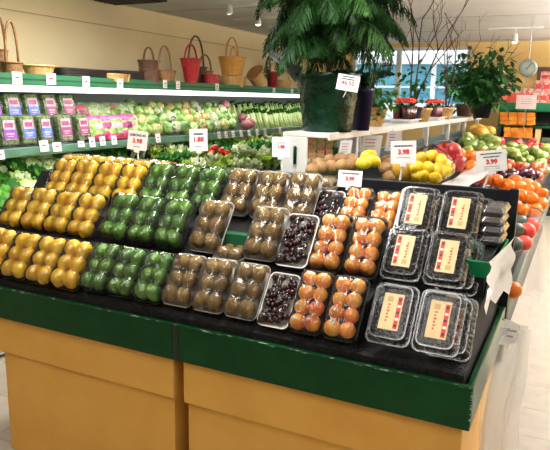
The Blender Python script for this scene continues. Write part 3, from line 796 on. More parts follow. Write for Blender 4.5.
# ---- leafy produce meshes
M['leaf_dark'] = thin_mat('dark_green_leaf', srgb(30,86,26), .25, srgb(52,118,38))
M['leaf_mid'] = thin_mat('green_leaf', srgb(66,130,40), .25, srgb(108,166,62))
M['leaf_light'] = thin_mat('pale_green_leaf', srgb(150,192,92), .25, srgb(196,222,140))
M['leaf_yel'] = thin_mat('yellow_green_leaf', srgb(120,164,44), .25, srgb(172,196,80))
M['leaf_core'] = thin_mat('pale_leaf_rib', srgb(214,228,170), .25, srgb(232,238,200))
M['cabbage'] = mat('cabbage_leaf', srgb(62,104,36), srgb(140,174,88), 16, .35, rand=.25, bump=.5, bscale=40, c3=srgb(206,218,168), lo=.38, hi=.58)
M['cabprint'] = mat('printed_lettuce_wrap', srgb(104,146,66), srgb(170,196,120), 30, .3, rand=.2, bump=.5, bscale=40, c3=srgb(206,96,70), lo=.36, hi=.50)
M['cabprint2'] = mat('printed_lettuce_wrap_dark', srgb(120,150,80), srgb(196,206,160), 30, .3, rand=.2, bump=.5, bscale=40, c3=srgb(62,50,92), lo=.36, hi=.50)
M['pinkbag'] = mat('pink_bag', srgb(226,50,110), srgb(238,100,150), 20, .3, bump=.4, bscale=30)
M['saladbag'] = mat('salad_bag', srgb(96,140,60), srgb(176,200,130), 26, .25, bump=.5, bscale=30)
M['saladbag2'] = mat('pale_salad_bag', srgb(128,150,104), srgb(190,200,166), 16, .25, bump=.5, bscale=30)
M['stalk'] = mat('celery_stalk', srgb(170,200,110), srgb(216,228,170), 20, .4, stretch=(1,1,.2))
M['white_stalk'] = mat('white_stalk', srgb(226,232,210), srgb(196,214,160), 20, .4)
M['carrot'] = mat('carrot_skin', srgb(228,104,34), srgb(238,128,50), 20, .5)
M['red_pep'] = mat('red_pepper_skin', srgb(190,26,22), srgb(214,46,30), 10, .25)
def leaf_mesh(name, mats, n, size, seed, spread=1.0, ruffle=.16, upright=.5, core=1):
    rs = random.Random(seed); mb = MB()
    for k in range(n):
        az = k*2.399+rs.uniform(-.3,.3); q = (k+.5)/n
        tilt = (1-upright)*1.2*q*spread + .15; ln = size*rs.uniform(.8,1.1)*(.7+.3*q); wd = ln*rs.uniform(.36,.5); ph = rs.uniform(0, 6)
        ca, sa = math.cos(az), math.sin(az)
        def fn(u, v):
            y = (u-.5)*2; t = v
            wv = wd*math.sin(min(1, .25+t*.85)*PI*.93)**.7
            bend = tilt*(.5+t*.9)
            rr = ln*t*math.sin(bend)+.01; zz = ln*t*math.cos(bend*.9)
            ruf = ruffle*wd*math.sin(9*t+ph+3*y)*abs(y)
            x = rr+ruf*.6 - .25*wd*(1-abs(y))*math.sin(t*3); yy = y*wv
            return (x*ca-yy*sa, x*sa+yy*ca, zz+ruf)
        mi = 1 if (core and q < .35) else 0
        mb.grid(fn, 4, 4, mi)
    return mb.mesh(name, mats, True)
LET = [leaf_mesh('lettuce', [M['leaf_mid'], M['leaf_light']], 22, .16, 1, 1.2), leaf_mesh('lettuce', [M['leaf_light'], M['leaf_core']], 20, .15, 2, .9),
       leaf_mesh('lettuce', [M['leaf_dark'], M['leaf_mid']], 24, .15, 3, 1.3, .3), leaf_mesh('lettuce', [M['leaf_mid'], M['leaf_dark']], 22, .15, 4, 1.3, .3, .3)]
def bunch_mesh(seed, top, stemm):
    rs = random.Random(seed); mb = MB()
    for k in range(12):
        a = rs.uniform(0, 6.28); r = rs.uniform(0, .03); x, y = r*math.cos(a), r*math.sin(a)
        mb.tube([(x*.6, y*.6, -.0), (x, y, .10), (x*1.8, y*1.8, .17)], [.008, .007, .003], 5, 1)
        for q in range(3):
            az = rs.uniform(0, 6.28); el = rs.uniform(.3, 1.2); L = rs.uniform(.05, .08); c = Vector((x*1.7, y*1.7, .13+.02*q)); d = Vector((math.cos(az)*math.cos(el), math.sin(az)*math.cos(el), math.sin(el))); s = d.cross(Vector((0,0,1))).normalized()*L*.4
            mb.grid(lambda u, v: c+d*L*v+s*((u-.5)*2*math.sin(PI*(.12+.85*v)))+Vector((0,0,.012*math.sin(8*u+5*v))), 3, 3, 0)
    return mb.mesh('leafy_bunch', [top, stemm], True)
BUN = [bunch_mesh(11, M['leaf_dark'], M['leaf_mid']), bunch_mesh(12, M['leaf_yel'], M['stalk']), bunch_mesh(13, M['leaf_core'], M['white_stalk']), bunch_mesh(14, M['leaf_dark'], M['white_stalk'])]
def cab_fn(seed):
    rs = random.Random(seed); o = Vector((rs.uniform(0,9), rs.uniform(0,9), 0))
    return lambda d: 1+.09*noise.noise(d*1.6+o)+.03*math.sin(7*d.x+5*d.y)
CAB = [MB().ell((0,0,0), (.066,.066,.064), 14, 9, fn=cab_fn(s)).mesh('wrapped_lettuce', m_, True) for s, m_ in ((1, M['cabbage']), (2, M['cabprint']), (3, M['cabprint2']), (4, M['cabbage']))]
M['wrap_print'] = mat('printed_wrap', srgb(60,40,90), srgb(220,120,80), 60, .3)
def pillow(seed, wd, ht, th, mats, name, ends=.24):
    """plump printed bag: body in the first material, sealed ends in the second, printed patch in the third"""
    mb = MB(); o = Vector((seed*1.7, 0, 0)); N_ = 10
    def fn(u, v, sgn):
        x, z = (u-.5)*2, (v-.5)*2
        e = max(0, (1-abs(x)**3)*(1-abs(z)**4)); n = noise.noise(Vector((x*2, z*2, sgn))+o)
        return Vector((sgn*th*.5*e*(1+.5*n), (u-.5)*wd*(1-.04*abs(z)*n)+.006*n, v*ht+.006*n*x))
    for sgn in (1, -1):
        for j in range(N_):
            v0, v1 = j/N_, (j+1)/N_; end = v0 < ends or v1 > 1-ends*.9
            mb.grid(lambda u, v: fn(u, v0+(v1-v0)*v, sgn), N_, 1, 1 if end else 0)
    mb.grid(lambda u, v: fn(.22+.56*u, .40+.24*v, 1)+Vector((.003,0,0)), 6, 3, 2)
    return mb.mesh(name, mats, True)
# bagged salads (pink and green)
PIL = [pillow(1, .19, .20, .10, [M['saladbag'], M['pinkbag'], M['lab_pale']], 'salad_bag', .2), pillow(2, .19, .20, .10, [M['saladbag'], M['pinkbag'], M['lab_plum']], 'salad_bag', .3), pillow(3, .23, .22, .10, [M['saladbag'], M['saladbag2'], M['saladbag2']], 'salad_bag')]
for i, (px, py, X, z, k, nm) in enumerate([(99, 131, -3.47, 1.235, 0, 'green'), (107, 131, -3.5, 1.235, 1, 'pink'), (117, 131, -3.47, 1.235, 0, 'green'), (127, 130, -3.49, 1.235, 1, 'pink'), (88, 128, -3.52, 1.24, 1, 'pink'), (133, 128, -3.52, 1.24, 0, 'green')]):
    p = PX(px, py, X); o = inst('salad_bag', PIL[k], None, (X, p.y, z), (0, -.3, rnd.uniform(-.2,.2)))
    tag(o, nm+' salad bag at the front of the upper shelf, '+ORD[i]+' placed', 'salad bag', 'bags of salad on the upper shelf')
for i, (px, k, nm) in enumerate([(86, 1, 'pink ended'), (96, 2, 'pale green'), (106, 2, 'pale green'), (116, 1, 'pink ended'), (126, 2, 'pale green'), (136, 2, 'pale green')]):
    p = PX(px, 112, -3.68); o = inst('salad_bag', PIL[k], None, (-3.68, p.y, 1.335 if k == 2 else 1.33), (0, -.5, rnd.uniform(-.2,.2)))
    tag(o, nm+' salad bag lying at the back of the shelf, '+ORD[i]+' from left', 'salad bag', 'bags of salad at the back of the shelf')
# wrapped heads
ya, yb = PX(132, 135, -3.5).y, PX(236, 125, -3.5).y
n = 0
for r, (X, z) in enumerate(((-3.48, 1.292), (-3.585, 1.355), (-3.70, 1.42), (-3.83, 1.47))):
    cnt = int((yb-ya+.15*r)/.148)
    for i in range(cnt):
        y = ya+.02+(i+(.5 if r % 2 else 0))*.148
        o = inst('wrapped_lettuce', CAB[rnd.randrange(4)], None, (X+rnd.uniform(-.01,.01), y, z+rnd.uniform(-.012,.022)), (rnd.uniform(0,6), rnd.uniform(0,6), 0), rnd.uniform(.82,1.12))
        tag(o, 'pale wrapped lettuce on the upper shelf', 'lettuce', 'wrapped lettuces piled on the upper shelf'); n += 1; o['row'] = ['front row', 'second row', 'third row', 'back row'][r]
# printed patches on some heads become small bags of colour: red cabbages between the heads
M['redcab'] = mat('red_cabbage_leaf', srgb(120,60,70), srgb(170,110,110), 14, .4, bump=.3, bscale=40)
RC = MB().ell((0,0,0), (.065,.065,.06), 14, 9, fn=cab_fn(8)).mesh('red_cabbage', M['redcab'], True)
for i, (px, py, X, z) in enumerate([(224, 100, -3.72, 1.50), (243, 108, -3.6, 1.36), (250, 120, -3.5, 1.30), (246, 128, -3.48, 1.285)]):
    p = PX(px, py, X); o = inst('red_cabbage', RC, None, (X, p.y, z)); tag(o, 'dull red cabbage at the end of the lettuce pile, '+ORD[i]+' from the top', 'cabbage', 'red cabbages')
# celery and onions bundles standing past the heads
def celery(seed):
    rs = random.Random(seed); mb = MB()
    for k in range(9):
        a = rs.uniform(0, 6.28); r = rs.uniform(.005, .03)
        mb.tube([(r*math.cos(a), r*math.sin(a), 0), (r*1.1*math.cos(a), r*1.1*math.sin(a), .1), (r*1.7*math.cos(a), r*1.7*math.sin(a), .2)], [.013,.011,.006], 6, 0)
        for q in range(2):
            az = rs.uniform(0, 6.28); c = Vector((r*1.6*math.cos(a), r*1.6*math.sin(a), .17+.02*q)); d = Vector((math.cos(az)*.7, math.sin(az)*.7, .7)); s = Vector((-math.sin(az), math.cos(az), 0))*.018
            mb.grid(lambda u, v: c+d*.06*v+s*((u-.5)*2*math.sin(PI*(.1+.85*v))), 2, 3, 1)
    return mb.mesh('celery', [M['stalk'], M['leaf_dark']], True)
CEL = [celery(1), celery(2)]
y = PX(250, 128, -3.5).y; k = 0
while y < 8.6:
    for r, (X, z) in enumerate(((-3.50, 1.225), (-3.72, 1.302))):
        o = inst('celery', CEL[k % 2], None, (X, y+.06*r, z), (0, -.45, rnd.uniform(0,6)), rnd.uniform(.95,1.15))
        o.rotation_euler = (rnd.uniform(-.1,.1), -.35, rnd.uniform(-.3,.3))
        tag(o, 'bundle of pale celery on the upper shelf', 'celery', 'celery bundles on the upper shelf'); k += 1; o['row'] = ['front row', 'back row'][r]
    y += .145
# lower deck: lettuces, bunches, carrots and peppers lying on the dark slope
def deckz(x): return .74+(-3.05-x)*(.30/1.05)
k = 0
y = 2.45
while y < 8.9:
    for r in range(6):
        X = -3.15-.165*r; yy = y+(.08 if r % 2 else 0); z = deckz(X)
        sx, sy, kk = proj((X, yy, z+.1))
        if not (-25 < sx < 330 and (sx < 75 or sy < 176)): continue
        if yy < 4.6:
            i = [0, 1, 2, 3, 1, 2][(k*5+r) % 6] if sx < 80 else 2
            me, nm, lab = LET[i], 'lettuce', ['loose green lettuce', 'pale hearted romaine lettuce', 'dark curly lettuce', 'green curly kale'][i]+' on the lower deck'
            gr, ct = ['green lettuces', 'pale romaine lettuces', 'dark curly lettuces', 'curly kale'][i]+' on the lower deck', 'lettuce'
        else:
            i = 0 if noise.noise(Vector((X*3, yy*1.3, 0))) < -.18 else (1, 2, 3, 1, 2)[int(yy*1.7+r*.8) % 5]
            me, nm, lab = BUN[i], 'leafy_bunch', ['dark green leafy bunch', 'yellow green leafy bunch', 'pale leafy bunch with white stalks', 'dark leafy bunch with white stalks'][i]+' on the lower deck'
            gr, ct = ['dark', 'yellow green', 'pale', 'white stalked'][i]+' leafy bunches on the lower deck', 'greens'
        o = inst(nm, me, None, (X, yy, z+.004), (rnd.uniform(-.15,.15), .35+rnd.uniform(-.1,.25), rnd.uniform(-.5,.5)), rnd.uniform(.9,1.1))
        tag(o, lab, ct, gr); k += 1; o['row'] = ['lowest row', 'second row', 'third row', 'fourth row', 'fifth row', 'top row'][r]
    y += .17
CAR = MB().lathe([(.001,-.085),(.009,-.07),(.015,.0),(.018,.06),(.016,.075),(.004,.08)], 8, close=True).mesh('carrot', M['carrot'], True)
for i in range(16):
    px = 133+rnd.uniform(0, 28); p = PX(px, 167+rnd.uniform(-1.5,2), -3.55)
    o = inst('carrot', CAR, None, (-3.42-.02*(i % 4), p.y, deckz(-3.42)+.12+.018*(i//6)), (PI/2+rnd.uniform(-.2,.2), 0, PI/2+rnd.uniform(-.3,.3)))
    tag(o, 'orange carrot on the lower deck behind the stacked lemon trays', 'carrot', 'carrots on the lower deck')
PEP = MB().ell((0,0,0), (.028,.085,.028), 10, 8, fn=lambda d: 1-.25*max(0,d.y)+.08*math.sin(3*math.atan2(d.x,d.z))).mesh('red_pepper', M['red_pep'], True)
for i in range(16):
    px, py = [(226,158),(233,161),(238,163),(244,165),(228,153),(221,150),(215,147),(240,159),(250,166),(212,152),(219,156),(256,167),(262,168),(247,161),(232,156),(206,150)][i]; p = PX(px, py, -3.36)
    o = inst('red_pepper', PEP, None, p, (rnd.uniform(-.2,.2), 0, rnd.uniform(-.6,.6))); tag(o, 'long red pepper among the greens on the lower deck', 'pepper', 'red peppers on the lower deck')
for i in range(12):
    px, py = rnd.uniform(232, 285), rnd.uniform(150, 168); p = PX(px, py, -3.33)
    o = inst('pale_bunch', BUN[2], None, p-Vector((0,0,.1)), (rnd.uniform(-.3,.3), .5, rnd.uniform(-.5,.5)), 1.1); tag(o, 'pale leafy bunch with white stalks at the front of the lower deck', 'greens', 'pale bunches at the front of the lower deck')

# ------------------------------------------------------------------ baskets on top of the wall case
M['wicker_dark'] = mat('dark_wicker', srgb(74,46,32), srgb(104,70,48), 60, .6, bump=.4, bscale=120)
M['wicker_brown'] = mat('brown_wicker', srgb(120,84,48), srgb(158,116,70), 60, .6, bump=.4, bscale=120)
M['wicker_tan'] = mat('tan_wicker', srgb(196,150,88), srgb(220,178,114), 60, .6, bump=.4, bscale=120)
M['wicker_gold'] = mat('golden_wicker', srgb(206,146,60), srgb(226,172,84), 60, .55, bump=.4, bscale=120)
M['wicker_black'] = mat('black_wicker', srgb(34,26,26), srgb(52,40,38), 60, .5, bump=.4, bscale=120)
M['basket_red'] = mat('red_basket', srgb(158,22,32), srgb(184,38,44), 40, .5, bump=.3, bscale=100)
M['pot_red'] = mat('red_pot', srgb(176,46,52), srgb(190,60,64), 10, .5)
TOPZ = 1.7005
def woven(mb, r0, r1, h, n=28, rings=None, sy=1.0, z0=0):
    """over-under weave: alternate rings bulge in and out between the uprights"""
    rings = rings or max(4, int(h/.012)); prof = []
    for i in range(rings*2+1):
        t = i/(rings*2); prof.append((r0+(r1-r0)*t, z0+h*t))
    def mod(a, i, z): return 1+.035*math.sin(a*n/2+(PI if (i//2) % 2 else 0))*(1 if i % 2 else .2)
    mb.lathe([(.001, z0+.004)]+[(r0*.98, z0)], n, mod=None)
    mb.lathe(prof, n, mod=mod)
    # rim and inner wall
    mb.tube([(r1*math.cos(a)*1.01, r1*math.sin(a)*1.01, z0+h) for a in [2*PI*k/24 for k in range(25)]], .007, 6)
    mb.lathe([(r1*.96, z0+h), (r0*.94, z0+.008), (.001, z0+.008)], n)
    if sy != 1: mb.v = [(p[0]*sy, p[1], p[2]) for p in mb.v]
def handle(r, z0, ht, rad=.009, k=1, ax=1):
    pts = []
    for i in range(15):
        a = PI*i/14; pts.append((0, r*math.cos(a), z0+ht*math.sin(a)**.8) if ax else (r*math.cos(a), 0, z0+ht*math.sin(a)**.8))
    mb = MB(); mb.tube(pts, rad, 6)
    return mb
def basket(px, wpx, ybase, ytop, X, m, label, hand=None, flare=1.25, zoff=0, tilt=0, name='wicker_basket', sx=.8, ax=1, flat=False):
    p = PX(px, ybase, X); k = proj((X, p.y, TOPZ))[2]/F_PX
    wd = wpx*k; h = max(.03, (ybase-ytop)*k); r1 = wd/2*1.13; r0 = r1/flare; h *= .9
    t = empty(name, (X, p.y, TOPZ+zoff), (tilt, 0, rnd.uniform(-.3,.3))); tag(t, label, 'basket', 'baskets on top of the wall case')
    mb = MB(); woven(mb, r0, r1, h, sy=sx); mb.build('basket_body', m, t, True)
    if hand: handle(r1*.97*(1 if ax else sx), h*.6, hand*k+h*.4, ax=ax).build('handle', m, t, True)
    return t
BX = -3.55
basket(2, 13, 72, 44, BX+.02, M['wicker_brown'], 'tall brown wicker basket with high handle at the far left', hand=32, flare=1.1)
basket(13, 20, 73, 58, BX+.08, M['wicker_brown'], 'squat brown wicker basket with thin tall hoop handle', hand=40, flare=1.15)
basket(39, 29, 74, 61, BX+.06, M['wicker_tan'], 'round tan wicker bowl without a handle', flare=1.35)
def tray_basket(px0, px1, ybase, ytop, X, m, label, depth=.22):
    a, b = PX(px0, ybase, X), PX(px1, ybase, X); k = proj((X, (a.y+b.y)/2, TOPZ))[2]/F_PX
    L = b.y-a.y; h = max(.03, (ybase-ytop)*k)
    t = empty('wicker_tray', (X, (a.y+b.y)/2, TOPZ)); tag(t, label, 'basket', 'baskets on top of the wall case')
    mb = MB(); n = 9
    for i in range(n):
        z = h*i/(n-1); g = .9+.1*i/(n-1); o = .004 if i % 2 else 0
        mb.tube([(p[0], p[1], z) for p in rrect(depth*g+o, L*g+o, .05, 0)]+[(rrect(depth*g+o, L*g+o, .05, 0)[0][0], rrect(depth*g+o, L*g+o, .05, 0)[0][1], z)], h/(n-1)*.62, 5)
    mb.box(-depth*.44, depth*.44, -L*.44, L*.44, 0, .008)
    mb.build('basket_body', m, t, True); return t
tray_basket(52, 107, 75, 65, BX+.02, M['wicker_black'], 'long black wicker tray beside the tan bowl')
tray_basket(104, 126, 78, 71, BX+.10, M['wicker_tan'], 'small light wicker tray in front of the black trays', .14)
tray_basket(112, 148, 79, 69, BX-.02, M['wicker_black'], 'black flat wicker tray under the pair of dark baskets', .26)
basket(149, 23, 68, 53, BX-.03, M['wicker_dark'], 'dark brown hoop handled basket stacked on the black tray', hand=13, zoff=.075)
basket(150, 21, 80, 66, BX+.10, M['wicker_dark'], 'low dark wicker basket in front of the stacked dark pair', flare=1.2)
basket(165, 22, 81, 67, BX+.06, M['wicker_brown'], 'brown wicker basket with tall dark hoop handle beside the red one', hand=24, flare=1.15)
basket(196, 22, 82, 62, BX-.10, M['wicker_dark'], 'dark basket with the tallest hoop handle behind the red one', hand=30, flare=1.2)
basket(191, 21, 84, 56, BX+.08, M['basket_red'], 'bright red tapered basket with thin red handle', hand=14, flare=1.9)
basket(211, 16, 84, 72, BX+.06, M['basket_red'], 'low red round basket right of the tapered red one', hand=0, flare=1.1)
basket(205, 16, 82, 66, BX-.06, M['wicker_brown'], 'small basket with pale hoop handle behind the red ones', hand=16, flare=1.2)
basket(231, 32, 86, 75, BX+.02, M['wicker_tan'], 'flat round tan basket under the golden basket', flare=1.1)
hh = 11*proj((BX, PX(231, 86, BX).y, TOPZ))[2]/F_PX
gb = basket(232, 28, 86, 67, BX+.02, M['wicker_gold'], 'golden wicker basket with twin upright handles stacked on a flat one', hand=19, flare=1.3, zoff=hh+.006)
h2 = handle(.09, .10, .20, rad=.009, ax=0); h2.v = [(x*.5, y+.03, z) for x, y, z in h2.v]; h2.build('handle', M['wicker_gold'], gb, True)
tr = basket(260, 19, 88, 74, BX+.06, M['wicker_tan'], 'tan wicker basket tipped on its side near the red pot', flare=1.3, tilt=0)
tr.rotation_euler = (.7, -.2, 0); tr.location.z += .07
basket(283, 17, 90, 80, BX+.04, M['wicker_tan'], 'small pale basket with hoop handle beside the red pot', flare=1.2, hand=10)
p = PX(272, 89, BX+.06); k = proj(p)[2]/F_PX
rp = MB(); rp.lathe([(.001,0),(4*k,0),(5.6*k,15*k),(6.2*k,15*k),(6.2*k,17*k),(5.4*k,17*k),(3.8*k,.01),(.001,.01)], 18)
o = rp.build('flower_pot', M['pot_red'], None, True); o.location = (BX+.06, p.y, TOPZ); tag(o, 'empty red plastic flower pot among the baskets', 'pot')

# ------------------------------------------------------------------ rear stand behind the black board
RY0, RY1 = 2.63, 8.4
rs_ = empty('rear_stand', (-.75, (RY0+RY1)/2, 0)); tag(rs_, 'long dark rear produce stand with grey green side rail', 'produce stand')
def RP(nm, m, x0, x1, y0, y1, z0, z1, b=.004): return MB().box(x0+.75, x1+.75, y0-(RY0+RY1)/2, y1-(RY0+RY1)/2, z0, z1, b=b).build(nm, m, rs_)
M['rail'] = mat('grey_green_rail', srgb(66,80,70), srgb(58,70,62), 10, .45, .25)
RP('base', M['black'], -1.35, -.34, RY0, RY1, 0, .70)
RP('side_rail', M['rail'], -.235, -.20, RY0-.04, RY1, .715, .80)
RP('low_deck', M['black'], -.60, -.236, RY0, RY1, .70, .76)
RP('high_deck', M['black'], -1.37, -.60, RY0, RY1, .70, 1.17)
RP('step_deck', M['black'], -.598, -.30, 3.15, RY1, .76, 1.0)
M['gnet'] = mat('green_liner', srgb(14,132,84), srgb(8,112,70), 20, .4)
RP('green_liner', M['gnet'], -1.30, -.72, RY0+.01, RY0+.10, 1.172, 1.205)
RP('end_leg', M['black'], -.30, -.25, RY0-.03, RY0+.05, 0, .715)

# fruit on the rear stand
def fruit_mat(n, c1, c2, rough=.35, rand=.1, **k): return mat(n, srgb(*c1), srgb(*c2), 12, rough, .5, rand=rand, bump=.05, bscale=150, **k)
M['lemon'] = fruit_mat('lemon_skin', (222,182,28), (232,200,56))
M['pom'] = fruit_mat('pomegranate_skin', (170,36,44), (206,80,70))
M['orange'] = fruit_mat('orange_skin', (232,112,10), (240,132,22))
M['tan'] = fruit_mat('tan_skin', (132,96,56), (168,130,82), .6, .16)
M['plum'] = fruit_mat('plum_skin', (50,22,40), (84,36,52), .25)
M['gmango'] = fruit_mat('green_mango_skin', (92,116,40), (136,150,66))
M['rbrown'] = fruit_mat('red_brown_skin', (150,56,38), (196,96,50))
M['redap'] = fruit_mat('red_apple_skin', (170,24,28), (206,54,44), .25)
M['gold'] = fruit_mat('golden_skin', (196,140,40), (214,168,66))
M['papred'] = fruit_mat('coral_skin', (224,66,60), (236,96,80), .4)
M['greyf'] = fruit_mat('grey_green_skin', (70,84,74), (100,112,96), .5)
def sm(n, R, m, fn=None): return MB().ell((0,0,0), R, 12, 8, fn=fn).mesh(n, m, True)
crown = lambda d: 1+.0*d.x
S_LEM = sm('lemon', (.030,.040,.030), M['lemon'], fm_lime); S_POM = MB(); S_POM.ell((0,0,0), (.048,.048,.045), 12, 8); S_POM.lathe([(.012,.040),(.010,.052),(.016,.064)], 6); S_POM = S_POM.mesh('pomegranate', M['pom'], True)
S_TAN = sm('tan_melon', (.036,.042,.034), M['tan']); S_ORL = sm('orange_fruit', (.031,.047,.031), M['orange'], lambda d: 1-.12*d.y); S_OR = sm('orange', (.035,.035,.034), M['orange'])
S_PLUM = sm('plum', (.025,.033,.025), M['plum']); S_GM = sm('green_mango', (.042,.055,.040), M['gmango'], lambda d: 1+.1*d.x*d.y); S_RB = sm('red_brown_fruit', (.034,.036,.034), M['rbrown'])
S_RED = sm('red_apple', (.037,.037,.034), M['redap'], lambda d: 1-.08*max(0,abs(d.z)-.8)/.2); S_GOLD = sm('golden_melon', (.07,.08,.065), M['gold']); S_COR = sm('coral_fruit', (.036,.039,.036), M['papred']); S_GREY = sm('grey_green_fruit', (.032,.036,.032), M['greyf'])
def put(me, name, spots, label, cat, group, sc=(.93,1.07), rot=1.0):
    for (px, py, Y) in spots:
        o = inst(name, me, None, PY(px, py, Y), (rnd.uniform(-.5,.5)*rot, rnd.uniform(-.5,.5)*rot, rnd.uniform(0,6)*rot), rnd.uniform(*sc)); tag(o, label, cat, group)
put(S_TAN, 'tan_melon', [(313,170,2.74),(322,168,2.76),(332,167,2.78),(342,166,2.78),(352,165,2.8),(330,161,2.86),(341,160,2.88),(351,160,2.9),(318,164,2.84)], 'small tan round melon on the rear stand behind the black board', 'melon', 'tan melons on the rear stand')
put(S_LEM, 'lemon', [(364,163,2.74),(373,161,2.76),(368,156,2.82)], 'loose yellow lemon beside the tan melons', 'lemon', 'loose lemons')
put(S_GOLD, 'golden_melon', [(408,168,2.83)], 'brown gold oval melon partly behind the price sign', 'melon', None)
M['bagfilm'] = film_mat('bag_film', base=0, bump=.3, bscale=30, milk=.0, ior=1.12)
def bagged(name, me, fname, spots, label, cat, netm):
    c = sum((PY(*s) for s in spots), Vector())/len(spots); lo = min(PY(*s).z for s in spots)-.04
    t = empty(name, (c.x, c.y, lo)); tag(t, label, cat, 'bagged fruit on the rear stand')
    pts = []
    for s in spots:
        p = PY(*s)-Vector((c.x, c.y, lo)); inst(fname, me, t, p, (rnd.uniform(-1,1), rnd.uniform(-1,1), rnd.uniform(0,6)), .9); pts.append(p)
    hb = MB(); cl = []
    for p in pts:
        for d in [(1,0,0),(-1,0,0),(0,1,0),(0,-1,0),(0,0,1),(0,0,-.9),(.7,.7,.5),(-.7,.7,.5),(.7,-.7,.5),(-.7,-.7,.5)]: cl.append(p+Vector(d)*.047)
    cl.append(Vector((0, .02, max(p.z for p in pts)+.055)))
    hb.hull(cl); hb.build('clear_bag', netm, t, True)
bagged('lemon_bag', S_LEM, 'lemon', [(421,158,2.80),(431,156,2.84),(441,160,2.84),(417,167,2.77),(428,167,2.78),(438,169,2.79),(424,176,2.76),(435,178,2.76),(444,172,2.80),(445,165,2.85),(418,176,2.77)], 'clear bag of yellow lemons on the rear stand', 'bag of fruit', M['bagfilm'])
bagged('pomegranate_bag', S_POM, 'pomegranate', [(442,152,3.12),(453,151,3.14),(447,163,3.06),(457,163,3.08),(437,160,3.14)], 'clear bag of red pomegranates behind the lemons', 'bag of fruit', M['bagfilm'])
# white paper liner between lemons and orange fruit
def liner_fn(u, v):
    a = PY(438, 188, 2.66).lerp(PY(464, 191, 2.66), u); b = PY(478, 166, 3.5).lerp(PY(498, 169, 3.5), u); p = a.lerp(b, v); p.z += .004*math.sin(14*v+5*u)+.006; return p
tag(MB().grid(liner_fn, 6, 10).build('paper_liner', M['sheet'], None, True), 'white tissue paper liner between the lemons and the orange fruit', 'paper')
# crate of orange fruit at the aisle corner
c0, c1 = 3.16, 3.95
ct = empty('fruit_crate', (-.42, (c0+c1)/2, 1.0)); tag(ct, 'brown cardboard crate of orange fruit at the aisle corner', 'crate')
M['card'] = mat('cardboard', srgb(150,108,66), srgb(136,96,56), 14, .7)
for nm, a in (('bottom', (-.19,.19,-.39,.39,.0,.012)), ('front_side', (-.19,.19,-.39,-.378,.0125,.06)), ('back_side', (-.19,.19,.378,.39,.0125,.06)), ('left_side', (-.19,-.178,-.377,.377,.0125,.06)), ('right_side', (.178,.19,-.377,.377,.0125,.06))):
    MB().box(*a).build(nm, M['card'], ct)
sp = [(515,206,3.22),(523,210,3.22),(535,211,3.28),(521,195,3.32),(531,198,3.32),(541,204,3.34),(512,195,3.3),(517,187,3.42),(528,190,3.44),(538,194,3.46),(507,185,3.36),(497,181,3.34),(486,179,3.32),(476,178,3.30),(466,176,3.28),(514,181,3.5),(525,185,3.54),(535,188,3.54)]
put(S_ORL, 'orange_fruit', sp, 'oblong orange fruit in the crate by the aisle', 'fruit', 'orange fruit in the crate', rot=.8)
put(S_COR, 'coral_fruit', [(527,231,2.95),(524,243,2.86),(531,226,3.05)], 'round coral red fruit on the low deck beside the rail', 'fruit', 'coral fruit by the rail')
put(S_GREY, 'grey_green_fruit', [(516,230,2.90),(515,244,2.80),(520,222,3.02)], 'dull grey green fruit beside the coral red ones', 'fruit', 'grey green fruit by the rail')
put(S_OR, 'orange', [(513,290,2.66)], 'single orange low on the deck behind the hanging paper', 'orange', None)
sp = []
for i in range(30): sp.append((468+rnd.uniform(0,1)*66, 0, 3.75+rnd.uniform(0,.75)))
def pileput(me, name, n, px0, px1, Y0, Y1, z0, dz, label, cat, group, sc=(.93,1.07), md=.07):
    """heap on the deck: spots spread over the deck between two picture columns, the middle a little higher"""
    k = 0; tries = 0; pts = []
    while k < n and tries < 4000:
        tries += 1
        Y = rnd.uniform(Y0, Y1); u = rnd.random(); px = px0+(px1-px0)*u
        X = PY(px, 150, Y).x
        if X > -.25: X = -.25-rnd.random()*.1
        if X < -1.04: X = -1.04+rnd.random()*.12
        z = z0+dz*math.sin(PI*min(1, max(0, (Y-Y0)/(Y1-Y0))))*rnd.uniform(.5, 1)+.012
        if any((X-a)**2+(Y-b)**2+(z-c)**2 < md**2 for a, b, c in pts): continue
        pts.append((X, Y, z)); k += 1; q_ = (Y-Y0)/(Y1-Y0)
        o = inst(name, me, None, (X, Y, z), (rnd.uniform(-.5,.5), rnd.uniform(-.5,.5), rnd.uniform(0,6)), rnd.uniform(*sc)); tag(o, label, cat, group); o['row'] = 'nearest part' if q_ < .25 else ('near middle' if q_ < .5 else ('far middle' if q_ < .75 else 'farthest part'))
pileput(S_PLUM, 'plum', 60, 466, 540, 3.72, 4.6, 1.07, .10, 'dark purple plum in the heap behind the orange fruit', 'plum', 'dark plums on the rear stand', md=.055)
pileput(S_RB, 'red_brown_fruit', 40, 505, 548, 4.7, 5.5, 1.035, .10, 'round red brown fruit in the heap behind the plums', 'fruit', 'red brown fruit on the rear stand')
pileput(S_GM, 'green_mango', 36, 496, 548, 5.5, 6.4, 1.05, .16, 'yellow green mango in the heap along the aisle', 'mango', 'green mangoes on the rear stand', md=.09)
pileput(S_RED, 'red_apple', 26, 510, 552, 6.5, 7.3, 1.05, .16, 'red apple in the heap farthest along the aisle', 'apple', 'red apples far along the aisle')
pileput(S_RED, 'red_apple', 16, 412, 440, 3.3, 3.9, 1.205, .07, 'red apple behind the bag of lemons', 'apple', 'red apples behind the lemons')
pileput(S_TAN, 'tan_melon', 16, 385, 415, 3.0, 3.8, 1.21, .05, 'small tan melon beside the notice cards', 'melon', 'tan melons by the notice cards')
pileput(S_OR, 'orange', 26, 455, 490, 3.7, 4.6, 1.205, .05, 'orange in the heap on the high deck behind the pomegranates', 'orange', 'oranges on the high deck')
